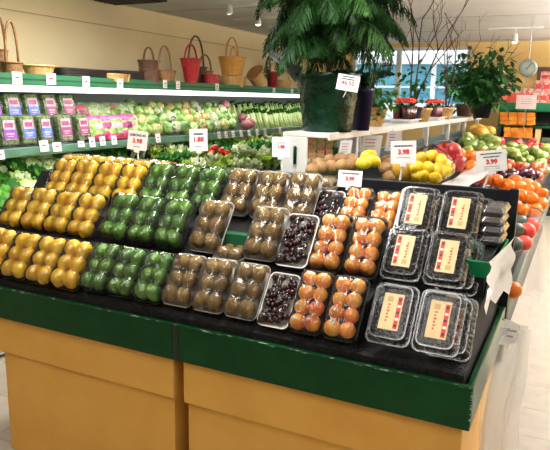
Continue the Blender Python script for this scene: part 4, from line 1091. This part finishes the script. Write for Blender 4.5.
pileput(S_GM, 'green_mango', 20, 462, 496, 4.7, 5.4, 1.215, .10, 'pale green mango in the heap on the high deck', 'mango', 'mangoes on the high deck', md=.09)
pileput(S_RED, 'red_apple', 22, 470, 500, 5.4, 6.1, 1.21, .07, 'red apple in the heap on the high deck', 'apple', 'apples on the high deck')
pileput(S_GOLD, 'golden_melon', 8, 440, 480, 6.2, 7.6, 1.25, .05, 'golden oval melon far back on the high deck', 'melon', 'golden melons on the high deck')

# ------------------------------------------------------------------ white plant shelf
SX0, SX1, SY0, SY1, SZ = -1.375, -1.13, 2.88, 7.9, 1.430
sh = empty('plant_shelf', ((SX0+SX1)/2, (SY0+SY1)/2, 1.17)); tag(sh, 'long white painted shelf carrying the potted plants', 'shelf')
def SP(nm, m, x0, x1, y0, y1, z0, z1, b=.003): return MB().box(x0-(SX0+SX1)/2, x1-(SX0+SX1)/2, y0-(SY0+SY1)/2, y1-(SY0+SY1)/2, z0-1.17, z1-1.17, b=b).build(nm, m, sh)
SP('top_board', M['white'], SX0, SX1, SY0, SY1, SZ-.022, SZ)
SP('edge_strip', M['white'], SX1, SX1+.01, SY0, SY1, SZ-.034, SZ+.004)
SP('end_panel', M['white'], SX0, SX0+.135, SY0, SY0+.02, 1.171, SZ-.022)
SP('lower_board', M['rail'], SX0+.02, SX1-.01, SY0+.03, SY1-.05, 1.235, 1.25)
for i in range(6):
    y = SY0+.45+i*.88
    SP('post', M['white'], SX1-.03, SX1, y, y+.03, 1.171, SZ-.022); SP('post', M['white'], SX0, SX0+.03, y, y+.03, 1.171, SZ-.022)
mk = MB().lathe([(.001,0),(.009,0),(.009,.085),(.006,.09),(.001,.092)], 10); o = mk.build('marker_pen', M['green'], None, True)
p = PY(294.5, 164, SY0-.012); o.location = (p.x, SY0-.010, p.z); tag(o, 'green marker pen fixed upright on the white end panel', 'pen')
# white notice cards hanging under the front edge
for i, (px, py, w_, h_) in enumerate([(345, 150, 13, 19), (371, 147, 21, 23), (393, 141, 15, 20)]):
    p = PX(px, py, SX1+.03); k = proj(p)[2]/F_PX; wd, ht = w_*k, h_*k
    t = empty('notice_card', p, (PI/2, 0, YAW+.25)); tag(t, 'white notice card hanging under the plant shelf, '+ORD[i]+' from the left', 'notice card', 'notice cards under the plant shelf')
    mb = MB(); mb.hull([(x+.12*y, y, z) for x in (-wd/2, wd/2) for y in (-ht/2, ht/2) for z in (0, .002)]); mb.build('card', M['paper'], t)
    MB().tube([(0,ht*.4,-.002),(.0,ht*.62,-.01)], .003, 5).build('clip', M['whitemetal'], t)
    for q in range(5): MB().box(-wd*.3, wd*rnd.uniform(.1,.32), ht*(.3-.14*q), ht*(.34-.14*q), .002, .0026).build('print', M['grey_ink'] if q != 1 else M['red_ink'], t)
# far row of red and green packs on the lower board of the shelf seen through the opening
M['pk_red'] = mat('berry_pack', srgb(214,66,70), srgb(150,190,120), 60, .4, lo=.45, hi=.55)
for i in range(6):
    p = PX(316+6*(i % 3), 160-9*(i//3), -1.27)
    o = MB().box(-.05, .05, -.055, .055, 0, .075, b=.006).build('berry_pack', M['pk_red']); o.location = (-1.31, SY0+.12+.125*(i % 3), 1.2505+.076*(i//3))
    tag(o, 'red and green printed pack on the lower board of the plant shelf', 'fruit pack', 'packs under the plant shelf')

# ------------------------------------------------------------------ plants
M['foil'] = mat('green_foil', srgb(2,34,20), srgb(6,52,32), 8, .24, .35, bump=.8, bscale=40, metal=.3)
M['soil'] = mat('potting_soil', srgb(50,36,26), srgb(70,52,38), 40, .9, bump=.6, bscale=60)
M['frond'] = thin_mat('fern_frond', srgb(18,50,18), .3, srgb(36,76,30))
M['frond2'] = thin_mat('fern_frond_light', srgb(52,92,40), .3, srgb(74,116,52))
M['bark'] = mat('bark', srgb(66,46,32), srgb(96,70,48), 30, .8, bump=.5, bscale=60)
M['navy'] = mat('navy_pot', srgb(22,26,58), srgb(28,32,66), 8, .4, .3)
PYY = 3.10
pc = PY(328, 128, PYY); k = proj(pc)[2]/F_PX
bp = empty('potted_conifer', (-1.252, PYY, SZ+.001)); tag(bp, 'large dark green feathery plant in a green foil wrapped pot', 'potted plant')
cxs = PY(327, 128, PYY).x+1.252
r0, r1, ph_ = 24*k, 31*k, 56*k
def foilmod(a, i, z): return 1+.07*noise.noise(Vector((math.cos(a)*4, math.sin(a)*4, z*26)))+.035*noise.noise(Vector((math.cos(a)*11, math.sin(a)*11, z*60)))
mb = MB(); mb.lathe([(.001,0)]+[(r0+(r1-r0)*q/13, ph_*.94*q/13) for q in range(14)]+[(r1*1.06,ph_*1.0),(r1*.94,ph_*.97),(r1*.9,ph_*.8)], 56, c=(cxs,0,0), mod=foilmod)
mb.build('foil_wrap', M['foil'], bp, True)
MB().lathe([(.001,ph_*.85),(r1*.92,ph_*.85)], 18, c=(cxs,0,0)).build('soil', M['soil'], bp)
def flap(az, wid, ln, m=M['foil'], up=.4, stand=0):
    d = Vector((math.cos(az), math.sin(az), 0)); s = Vector((-d.y, d.x, 0)).lerp(Vector((d.x*.5, d.y*.5, -.8)), stand)
    fb = MB(); fb.grid(lambda u, v: Vector((cxs,0,ph_*.96))+d*(r1*.95+ln*v)+s*((u-.5)*wid*(1-.55*v))+Vector((0,0,up*ln*v+.01*math.sin(6*u+4*v))), 5, 5)
    fb.build('foil_flap', m, bp, True)
M['foil_back'] = mat('foil_reverse', srgb(104,122,116), srgb(84,104,98), 10, .4, bump=.3, bscale=20)
flap(YAW+PI-.1, .10, .15, M['foil_back'], .75, .8); flap(YAW+.2, .16, .10, M['foil'], .3); flap(YAW+1.9, .14, .09); flap(YAW-1.3, .12, .03, M['foil'], .6)
tz = ph_*.85
MB().tube([(cxs,0,tz),(cxs-.01,.01,tz+.25),(cxs+.01,0,tz+.55),(cxs,0,tz+.72)], [.018,.015,.011,.006], 8).build('trunk', M['bark'], bp, True)
rs = random.Random(21)
def frond(mb, base, az, ln, el, droop, seed, mi, wl=.006, hang=.42):
    r = random.Random(seed); d = Vector((math.cos(az), math.sin(az), 0)); pts = []
    n = 9; p = Vector(base); e = el
    for i in range(n+1):
        pts.append(p.copy()); st = ln/n; p = p+d*(st*math.cos(e))+Vector((0,0,st*math.sin(e))); e -= droop/n*(1.0+.2*i/n)
    mb.tube(pts, [.004*(1-.8*i/n) for i in range(n+1)], 4, mi, cap=False)
    side = Vector((-d.y, d.x, 0))
    for i in range(1, n*5+1):
        t = i/(n*5); q = t*n; a = int(min(n-1, q)); c = pts[a].lerp(pts[a+1], q-a); tg = (pts[a+1]-pts[a]).normalized()
        L = ln*.26*math.sin(PI*min(1, .18+t*.80))**.8*r.uniform(.75,1.1)
        for s in (-1, 1):
            v = (side*s*.80+tg*.62+Vector((r.uniform(-.25,.25),r.uniform(-.25,.25),-hang+r.uniform(-.35,.2)))).normalized(); wv = tg.cross(v).normalized(); wp = v.cross(wv)
            w_ = wl*(.8+.5*r.random()); mid = c+v*L*.55+Vector((0,0,-.004)); tip = c+v*L+Vector((0,0,-L*.28))
            mb.add([c, mid+wp*w_, tip, mid-wp*w_], [(0,1,2,3)], mi)
            for h in (.35, .6, .8):
                cc = c.lerp(tip, h); vv = (v*.7+wp*(1 if r.random() < .5 else -1)*.6+Vector((0,0,-.35))).normalized(); ll = L*.3*r.uniform(.7,1.2)
                mb.add([cc, cc+vv*ll*.5+wv*.0028, cc+vv*ll, cc+vv*ll*.5-wv*.0028], [(0,1,2,3)], mi)
for q in range(120):
    mb = MB(); t = q/120
    z = tz+.12+.62*rs.random()**.8; az = q*2.399
    ln = rs.uniform(.38,.56)*(.8 if z < tz+.2 else 1.0)
    frond(mb, (cxs, 0, z), az, ln, rs.uniform(.25,1.0), rs.uniform(1.5,2.5), q, 0, .0032, .7)
    mb.build('frond', M['frond'] if rs.random() < .8 else M['frond2'], bp)
# sale card on the pot
cc = PY(348, 83, PYY-.19)
kc = proj(cc)[2]/F_PX
cd_ = empty('price_card', cc, (PI/2-.25, .15, YAW*.7)); tag(cd_, 'white price card tucked into the big green pot', 'price card')
MB().box(-11*kc, 11*kc, -8*kc, 8*kc, 0, .002).build('card', M['paper'], cd_)
inst('lettering', text_mesh('46.50', 6*kc, M['red_ink'], bold=.0008), cd_, (0, -.5*kc, .0026))
for q in range(2): MB().box(-7*kc, 6*kc, (3.0+2.4*q)*kc, (4.2+2.4*q)*kc, .002, .0026).build('print', M['black_ink'], cd_)
for q in range(2): MB().box(-7*kc, 7*kc, (-4.2-1.8*q)*kc, (-3.6-1.8*q)*kc, .002, .0026).build('print', M['grey_ink'], cd_)
MB().tube([(0,-8*kc,-.003),(-.01,-14*kc,-.02)], .002, 5).build('pick', M['whitemetal'], cd_)

def pot(name, px, ybase, Y, rt, rb, h, m, label, X=None, z=None):
    p = PY(px, ybase, Y); t = empty(name, (X if X is not None else p.x, Y, z if z is not None else SZ+.001)); tag(t, label, 'potted plant', 'potted plants on the white shelf')
    mb = MB(); mb.lathe([(.001,0),(rb,0),(rt,h*.86),(rt*1.07,h*.87),(rt*1.07,h),(rt*.95,h),(rt*.9,h*.85)], 20); mb.build('pot', m, t, True)
    MB().lathe([(.001,h*.86),(rt*.92,h*.86)], 14).build('soil', M['soil'], t)
    return t
def leaves(mb, c, n, spread, size, seed, mi=0, drop=0):
    r = random.Random(seed)
    for i in range(n):
        d = Vector((r.gauss(0,1), r.gauss(0,1), r.gauss(0,1))).normalized()*r.random()**.45
        p = Vector(c)+Vector((d.x*spread[0], d.y*spread[1], d.z*spread[2])); p.z -= drop*r.random()
        v = Vector((d.x+r.uniform(-.6,.6), d.y+r.uniform(-.6,.6), r.uniform(-.9,.3))).normalized(); s = v.cross(Vector((r.uniform(-.3,.3), r.uniform(-.3,.3), 1))).normalized(); L = size*r.uniform(.7,1.25)
        mb.add([p, p+v*L*.35+s*L*.33, p+v*L*.75+s*L*.2+Vector((0,0,-.1*L)), p+v*L+Vector((0,0,-.2*L)), p+v*L*.75-s*L*.2+Vector((0,0,-.1*L)), p+v*L*.35-s*L*.33], [(0,1,2,5),(2,3,4,5)], mi)
M['ivy'] = thin_mat('ivy_leaf', srgb(36,92,30), .35, srgb(74,136,48)); M['ficus'] = thin_mat('ficus_leaf', srgb(26,66,30), .35, srgb(50,100,44)); M['twig'] = mat('twig', srgb(62,44,36), srgb(84,62,50), 40, .8)
nv = pot('potted_fern', 361, 128, 3.34, .068, .052, .235, M['navy'], 'tall navy pot with a drooping fern behind the big foil pot', X=PY(360, 120, 3.34).x)
nmb = MB()
for q in range(9): frond(nmb, (0,0,.24), q*.7, .22, 1.1, 1.6, 200+q, 0)
nmb.build('fern_leaves', M['frond'], nv)
bk = pot('potted_ivy', 396, 122, 3.95, .10, .07, .12, M['wicker_tan'], 'round tan wicker planter with trailing ivy', X=-1.25)
mb = MB(); leaves(mb, (0,0,.19), 110, (.17,.17,.13), .055, 31, 0); leaves(mb, (.06,-.06,.10), 26, (.06,.08,.09), .05, 32, 0); mb.build('ivy_leaves', M['ivy'], bk)
mb = MB()
for q in range(8): a = q*.8; mb.tube([(0,0,.1),(.06*math.cos(a),.06*math.sin(a),.2),(.15*math.cos(a),.15*math.sin(a),.2+.02*(q % 3))], .003, 4)
mb.build('vines', M['twig'], bk)
# white pots with red flowered succulents, and plain baskets between
M['maroon'] = mat('maroon_pot', srgb(96,22,24), srgb(40,24,20), 20, .4)
M['red_flower'] = mat('red_flower', srgb(206,36,28), srgb(226,70,40), 60, .5, bump=.4, bscale=80)
def flower_tub(px, ybase, Y, label):
    p = PY(px, ybase, Y); t = empty('flower_tub', (-1.24, Y, SZ+.001)); tag(t, label, 'potted plant', 'tubs of red flowers on the white shelf')
    mb = MB(); loft(mb, [rrect(.15,.26,.02,0), rrect(.17,.30,.02,.022), rrect(.20,.33,.02,.024), rrect(.20,.33,.02,.030), rrect(.16,.29,.02,.030), rrect(.14,.25,.02,.01)], cap1=True); mb.build('white_tub', M['white'], t)
    for sx in (-.035, .035):
        for i in range(4):
            c = (sx, -.10+i*.067, .02); g = MB(); g.lathe([(.001,0),(.024,0),(.034,.10),(.030,.10)], 10, c=c); pt = g.build('inner_pot', M['maroon'], t, True)
            g = MB(); leaves(g, (c[0],c[1],.135), 14, (.03,.03,.03), .03, i, 0); g.build('leaves', M['ficus'], pt)
            g = MB(); r = random.Random(i+int(sx*1000))
            for q in range(9): g.ell((c[0]+r.uniform(-.026,.026), c[1]+r.uniform(-.03,.03), .155+r.uniform(0,.022)), (.016,.016,.012), 6, 4)
            g.build('blossom', M['red_flower'], pt, True)
flower_tub(436, 117, 4.75, 'white tub of red flowering plants beside the ivy planter')
flower_tub(462, 113, 5.75, 'white tub of red flowering plants farther back beside the leafy shrub')
for i, (px, Y) in enumerate(((446, 5.22), (468, 6.2))):
    t = pot('empty_planter', px, 115, Y, .08, .055, .11, M['wicker_tan'], ['tan wicker planter between the two flower tubs', 'tan wicker planter behind the farther flower tub'][i], X=-1.22)
# bare branching twigs
def twig(mb, p, d, L, r, depth, rg):
    if depth == 0 or L < .03: return
    pts = [p]; q = p.copy(); dd = d.copy()
    for i in range(4):
        dd = (dd+Vector((rg.uniform(-.2,.2), rg.uniform(-.2,.2), rg.uniform(-.06,.12)))).normalized(); q = q+dd*(L/4); pts.append(q.copy())
        if i > 0 and rg.random() < .75:
            nd = (dd+Vector((rg.uniform(-.9,.9), rg.uniform(-.9,.9), rg.uniform(-.1,.5)))).normalized(); twig(mb, q, nd, L*rg.uniform(.45,.65), r*.6, depth-1, rg)
    mb.tube(pts, [r*(1-.13*i) for i in range(5)], 5)
def twig_plant(px, Y, ht, seed, label, leafy=0, pm=None):
    t = pot('twig_plant', px, 115, Y, .075, .055, .12, pm or M['navy'], label, X=-1.27)
    rg = random.Random(seed); mb = MB()
    for i in range(3): twig(mb, Vector((rg.uniform(-.02,.02), rg.uniform(-.02,.02), .10)), Vector((rg.uniform(-.25,.25), rg.uniform(-.2,.2), 1)).normalized(), ht*rg.uniform(.6,.8), .009, 4, rg)
    mb.build('branches', M['twig'], t)
    if leafy:
        mb = MB(); leaves(mb, (0,0,.30), leafy, (.14,.14,.22), .06, seed, 0); mb.build('leaves', M['ivy'], t)
twig_plant(437, 5.1, 1.05, 4, 'tall bare branching twigs rising behind the flower tub', 60)
twig_plant(466, 6.5, 1.15, 9, 'tall bare twigs rising out of the leafy shrub', 60)
fc = pot('potted_shrub', 485, 113, 7.0, .11, .08, .16, M['black'], 'dense dark green leafy shrub in a black pot near the yellow wall', X=-1.0)
mb = MB()
for q in range(26): frond(mb, (rnd.uniform(-.1,.1),rnd.uniform(-.1,.1),.12+.2*rnd.random()), q*2.4, rnd.uniform(.28,.44), rnd.uniform(.7,1.35), rnd.uniform(.7,1.6), 300+q, 0)
leaves(mb, (0,0,.40), 420, (.34,.34,.34), .09, 77, 0); mb.build('leaves', M['ficus'], fc)
mb = MB(); rg = random.Random(5)
for i in range(5): twig(mb, Vector((0,0,.12)), Vector((rg.uniform(-.5,.5), rg.uniform(-.5,.5), 1)).normalized(), .45, .008, 3, rg)
mb.build('stems', M['twig'], fc)
fc2 = pot('potted_shrub', 455, 114, 7.6, .10, .08, .14, M['wicker_dark'], 'airy light green leafy plant in front of the back window', X=-1.28)
mb = MB(); leaves(mb, (0,0,.40), 200, (.34,.3,.36), .085, 78, 0); mb.build('leaves', M['ivy'], fc2)
mb = MB()
for i in range(5): twig(mb, Vector((0,0,.1)), Vector((rg.uniform(-.5,.5), rg.uniform(-.5,.5), 1)).normalized(), .5, .007, 3, rg)
mb.build('stems', M['twig'], fc2)

# ------------------------------------------------------------------ far end: stacked boxes, orange packs, hanging scale
FYY = 9.2
bs = empty('back_shelf', (-.75, FYY+.25, 0)); tag(bs, 'green edged display shelf against the yellow back wall', 'shelf')
zz = lambda y: PY(535, y, FYY).z
x0s, x1s = PY(500, 100, FYY).x, PY(600, 100, FYY).x
for nm, z in (('lower_shelf', zz(150)), ('middle_shelf', zz(126)), ('upper_shelf', zz(107))):
    MB().box(x0s+.75, x1s+.75, -.25, .25, z-.03, z).build(nm, M['green'], bs)
MB().box(x0s+.75, x1s+.75, -.26, -.25, zz(107)-.06, zz(103)).build('green_band', M['case_green'], bs)
for x in (x0s, x1s-.04): MB().box(x+.75, x+.79, -.24, .24, 0, zz(107)-.03).build('post', M['dark'], bs)
MB().box(x0s+.75, x1s+.75, .24, .26, 0, zz(103)).build('back_panel', M['dark'], bs)
M['pk_or'] = mat('orange_pack', srgb(224,124,34), srgb(236,158,64), 20, .3, rand=.1); M['pk_cream'] = mat('cream_pack', srgb(236,206,150), srgb(226,190,130), 20, .4)
M['bx_white'] = mat('printed_white_box', srgb(226,196,190), srgb(206,96,90), 22, .5, lo=.5, hi=.6); M['bx_red'] = mat('red_print', srgb(196,58,50), None, rough=.5)
def boxrow(ya, h_px, xs, m, nm, label, cat, group, band=None, depth=.2):
    for i, (xa, xb) in enumerate(xs):
        a, b = PY(xa, ya, FYY), PY(xb, ya, FYY); h = h_px/F_PX*proj(a)[2]
        wd = (b.x-a.x)*.94
        t = empty(nm, ((a.x+b.x)/2, FYY+.10, PY(535, ya, FYY).z+.004)); tag(t, label, cat, group)
        MB().box(-wd/2, wd/2, -depth/2, depth/2, .001, h, b=.006).build('carton', m, t)
        if band: MB().box(-wd/2*.8, wd/2*.8, -depth/2-.002, -depth/2, h*.25, h*.65).build('print', band, t)
def xr(a, b, n): return [(a+(b-a)*i/n, a+(b-a)*(i+1)/n) for i in range(n)]
boxrow(103, 11, xr(531, 571, 5), M['bx_white'], 'printed_box', 'red and white printed box in the lower row on the back shelf', 'box', 'printed boxes lower row', M['bx_red'])
boxrow(92, 11, xr(534, 574, 5), M['bx_white'], 'printed_box', 'red and white printed box in the second row on the back shelf', 'box', 'printed boxes second row', M['bx_red'])
boxrow(81, 9, xr(540, 580, 5), M['bx_white'], 'printed_box', 'red and white printed box in the top row by the dark panel', 'box', 'printed boxes top row', M['bx_red'])
boxrow(103, 9, xr(500, 530, 5), M['papred'], 'red_punnet', 'small red punnet in the lower row left of the printed boxes', 'punnet', 'red punnets lower row')
boxrow(94, 5, xr(503, 533, 5), M['bx_white'], 'small_carton', 'small pale carton stacked above the red punnets', 'box', 'small cartons above the punnets')
for r, y in enumerate((125.5, 121.3, 117.1)):
    boxrow(y, 4, xr(499, 535, 4), M['pk_or'] if r else M['pk_or'], 'orange_pack', 'flat pack of orange fruit on the middle back shelf, '+['bottom', 'second', 'top'][r]+' layer', 'fruit pack', 'orange packs layer '+['one', 'two', 'three'][r])
for r, y in enumerate((149.5, 141, 133.5)):
    boxrow(y, 7.4, xr(503, 532, 4), M['pk_or'], 'orange_pack', 'larger pack of orange fruit on the lower back shelf, '+['bottom', 'second', 'top'][r]+' layer', 'fruit pack', 'larger orange packs layer '+['one', 'two', 'three'][r])
boxrow(149.5, 20, [(533, 539)], M['pk_cream'], 'cream_carton', 'tall cream carton at the right end of the orange packs', 'box', None)
gc = PY(548, 130, FYY)
for i in range(6):
    o = MB().box(-.06, .06, -.1, .1, 0, .05, b=.008).build('dark_green_pack', mat('dark_green_pack', srgb(52,66,42), srgb(76,90,60), 30, .5)); o.location = (PY(545, 149, FYY).x+.14*(i % 2), FYY+.1, PY(545, 149.5, FYY).z+.002+.052*(i//2)); tag(o, 'dark green pack stacked right of the cream carton', 'fruit pack', 'dark green packs')
# dark framed panel and notice on the back wall
a = PY(538, 67, BY-.02); b = PY(580, 86, BY-.02)
o = MB().box(0, b.x-a.x, -.02, 0, b.z-a.z, 0).build('poster', mat('dark_brown_panel', srgb(80,54,46), srgb(96,66,54), 8, .5)); o.location = (a.x, BY-.001, a.z); tag(o, 'dark brown poster on the yellow wall above the boxes', 'poster')
c = PY(526, 102, FYY-.3); k = proj(c)[2]/F_PX
t = empty('notice_board', (c.x, FYY-.3+.04, c.z), (PI/2, 0, .0)); tag(t, 'pale pink white notice sheet in front of the back shelf', 'notice')
MB().box(-9.5*k, 9.5*k, -7*k, 7*k, 0, .004).build('sheet', mat('pale_notice', srgb(242,226,224), None, rough=.6), t)
for q in range(3): MB().box(-5*k, 5*k, (2.6-2.2*q)*k, (3.0-2.2*q)*k, .004, .005).build('print', M['red_ink'], t)
MB().box(-.006, .006, -c.z, -7*k, -.01, -.002).build('stand_post', M['greymetal'], t)
# scale
SYY = 7.0; c = PY(528, 68, SYY); k = proj(c)[2]/F_PX; R_ = 8.6*k
sc_ = empty('hanging_scale', (c.x, SYY, c.z)); tag(sc_, 'round grey dial scale hanging from the ceiling by a rod', 'scale')
mb = MB(); mb.x = Matrix.Rotation(PI/2, 4, 'X'); mb.lathe([(.001,.05),(R_*.9,.05),(R_,.04),(R_,-.04),(R_*.9,-.05),(.001,-.05)], 28); mb.build('housing', M['greymetal'], sc_, True)
mb = MB(); mb.x = Matrix.Rotation(PI/2, 4, 'X'); mb.lathe([(.001,.052),(R_*.84,.052)], 28); mb.build('dial', mat('dial_face', srgb(176,186,176), srgb(160,170,160), 12, .4), sc_)
mb = MB()
for i in range(20):
    a = 2*PI*i/20; mb.x = Matrix.Rotation(PI/2, 4, 'X') @ Matrix.Rotation(a, 4, 'Z'); mb.box(R_*.66, R_*.80, -.003, .003, .0525, .054)
mb.build('dial_marks', M['black_ink'], sc_)
mb = MB(); mb.x = Matrix.Rotation(PI/2, 4, 'X') @ Matrix.Rotation(.9, 4, 'Z'); mb.box(-.02, R_*.7, -.004, .004, .054, .056); mb.build('needle', M['black_ink'], sc_)
MB().lathe([(.001,.06),(R_*.2,.06),(R_*.2,-.001)], 12).build('hub', M['greymetal'], sc_)
MB().tube([(0,0,R_), (0,0,CEIL-c.z-.002)], .006, 6).build('rod', M['greymetal'], sc_)
MB().tube([(0,0,-R_), (0,0,-R_-.06)], .005, 6).build('lower_hook', M['greymetal'], sc_)

# ------------------------------------------------------------------ labels of look-alikes: add the row and the place from the left
bpy.context.view_layer.update()
same = {}
for o in COL.objects:
    if o.parent is None and 'label' in o: same.setdefault(o['label'], []).append(o)
for lab, os_ in same.items():
    if len(os_) < 2: continue
    rows = {}
    for o in os_: rows.setdefault(o.get('row', ''), []).append(o)
    for rn, g in rows.items():
        if len(g) > 20: continue
        g.sort(key=lambda o: proj(o.matrix_world.translation)[0])
        for i, o in enumerate(g):
            t = lab + (', '+rn if rn else '') + (', '+ORD[i]+' from left' if len(g) > 1 else '')
            if len(t.replace(',', ' ').split()) <= 16: o['label'] = t
for o in COL.objects:
    if 'row' in o: del o['row']
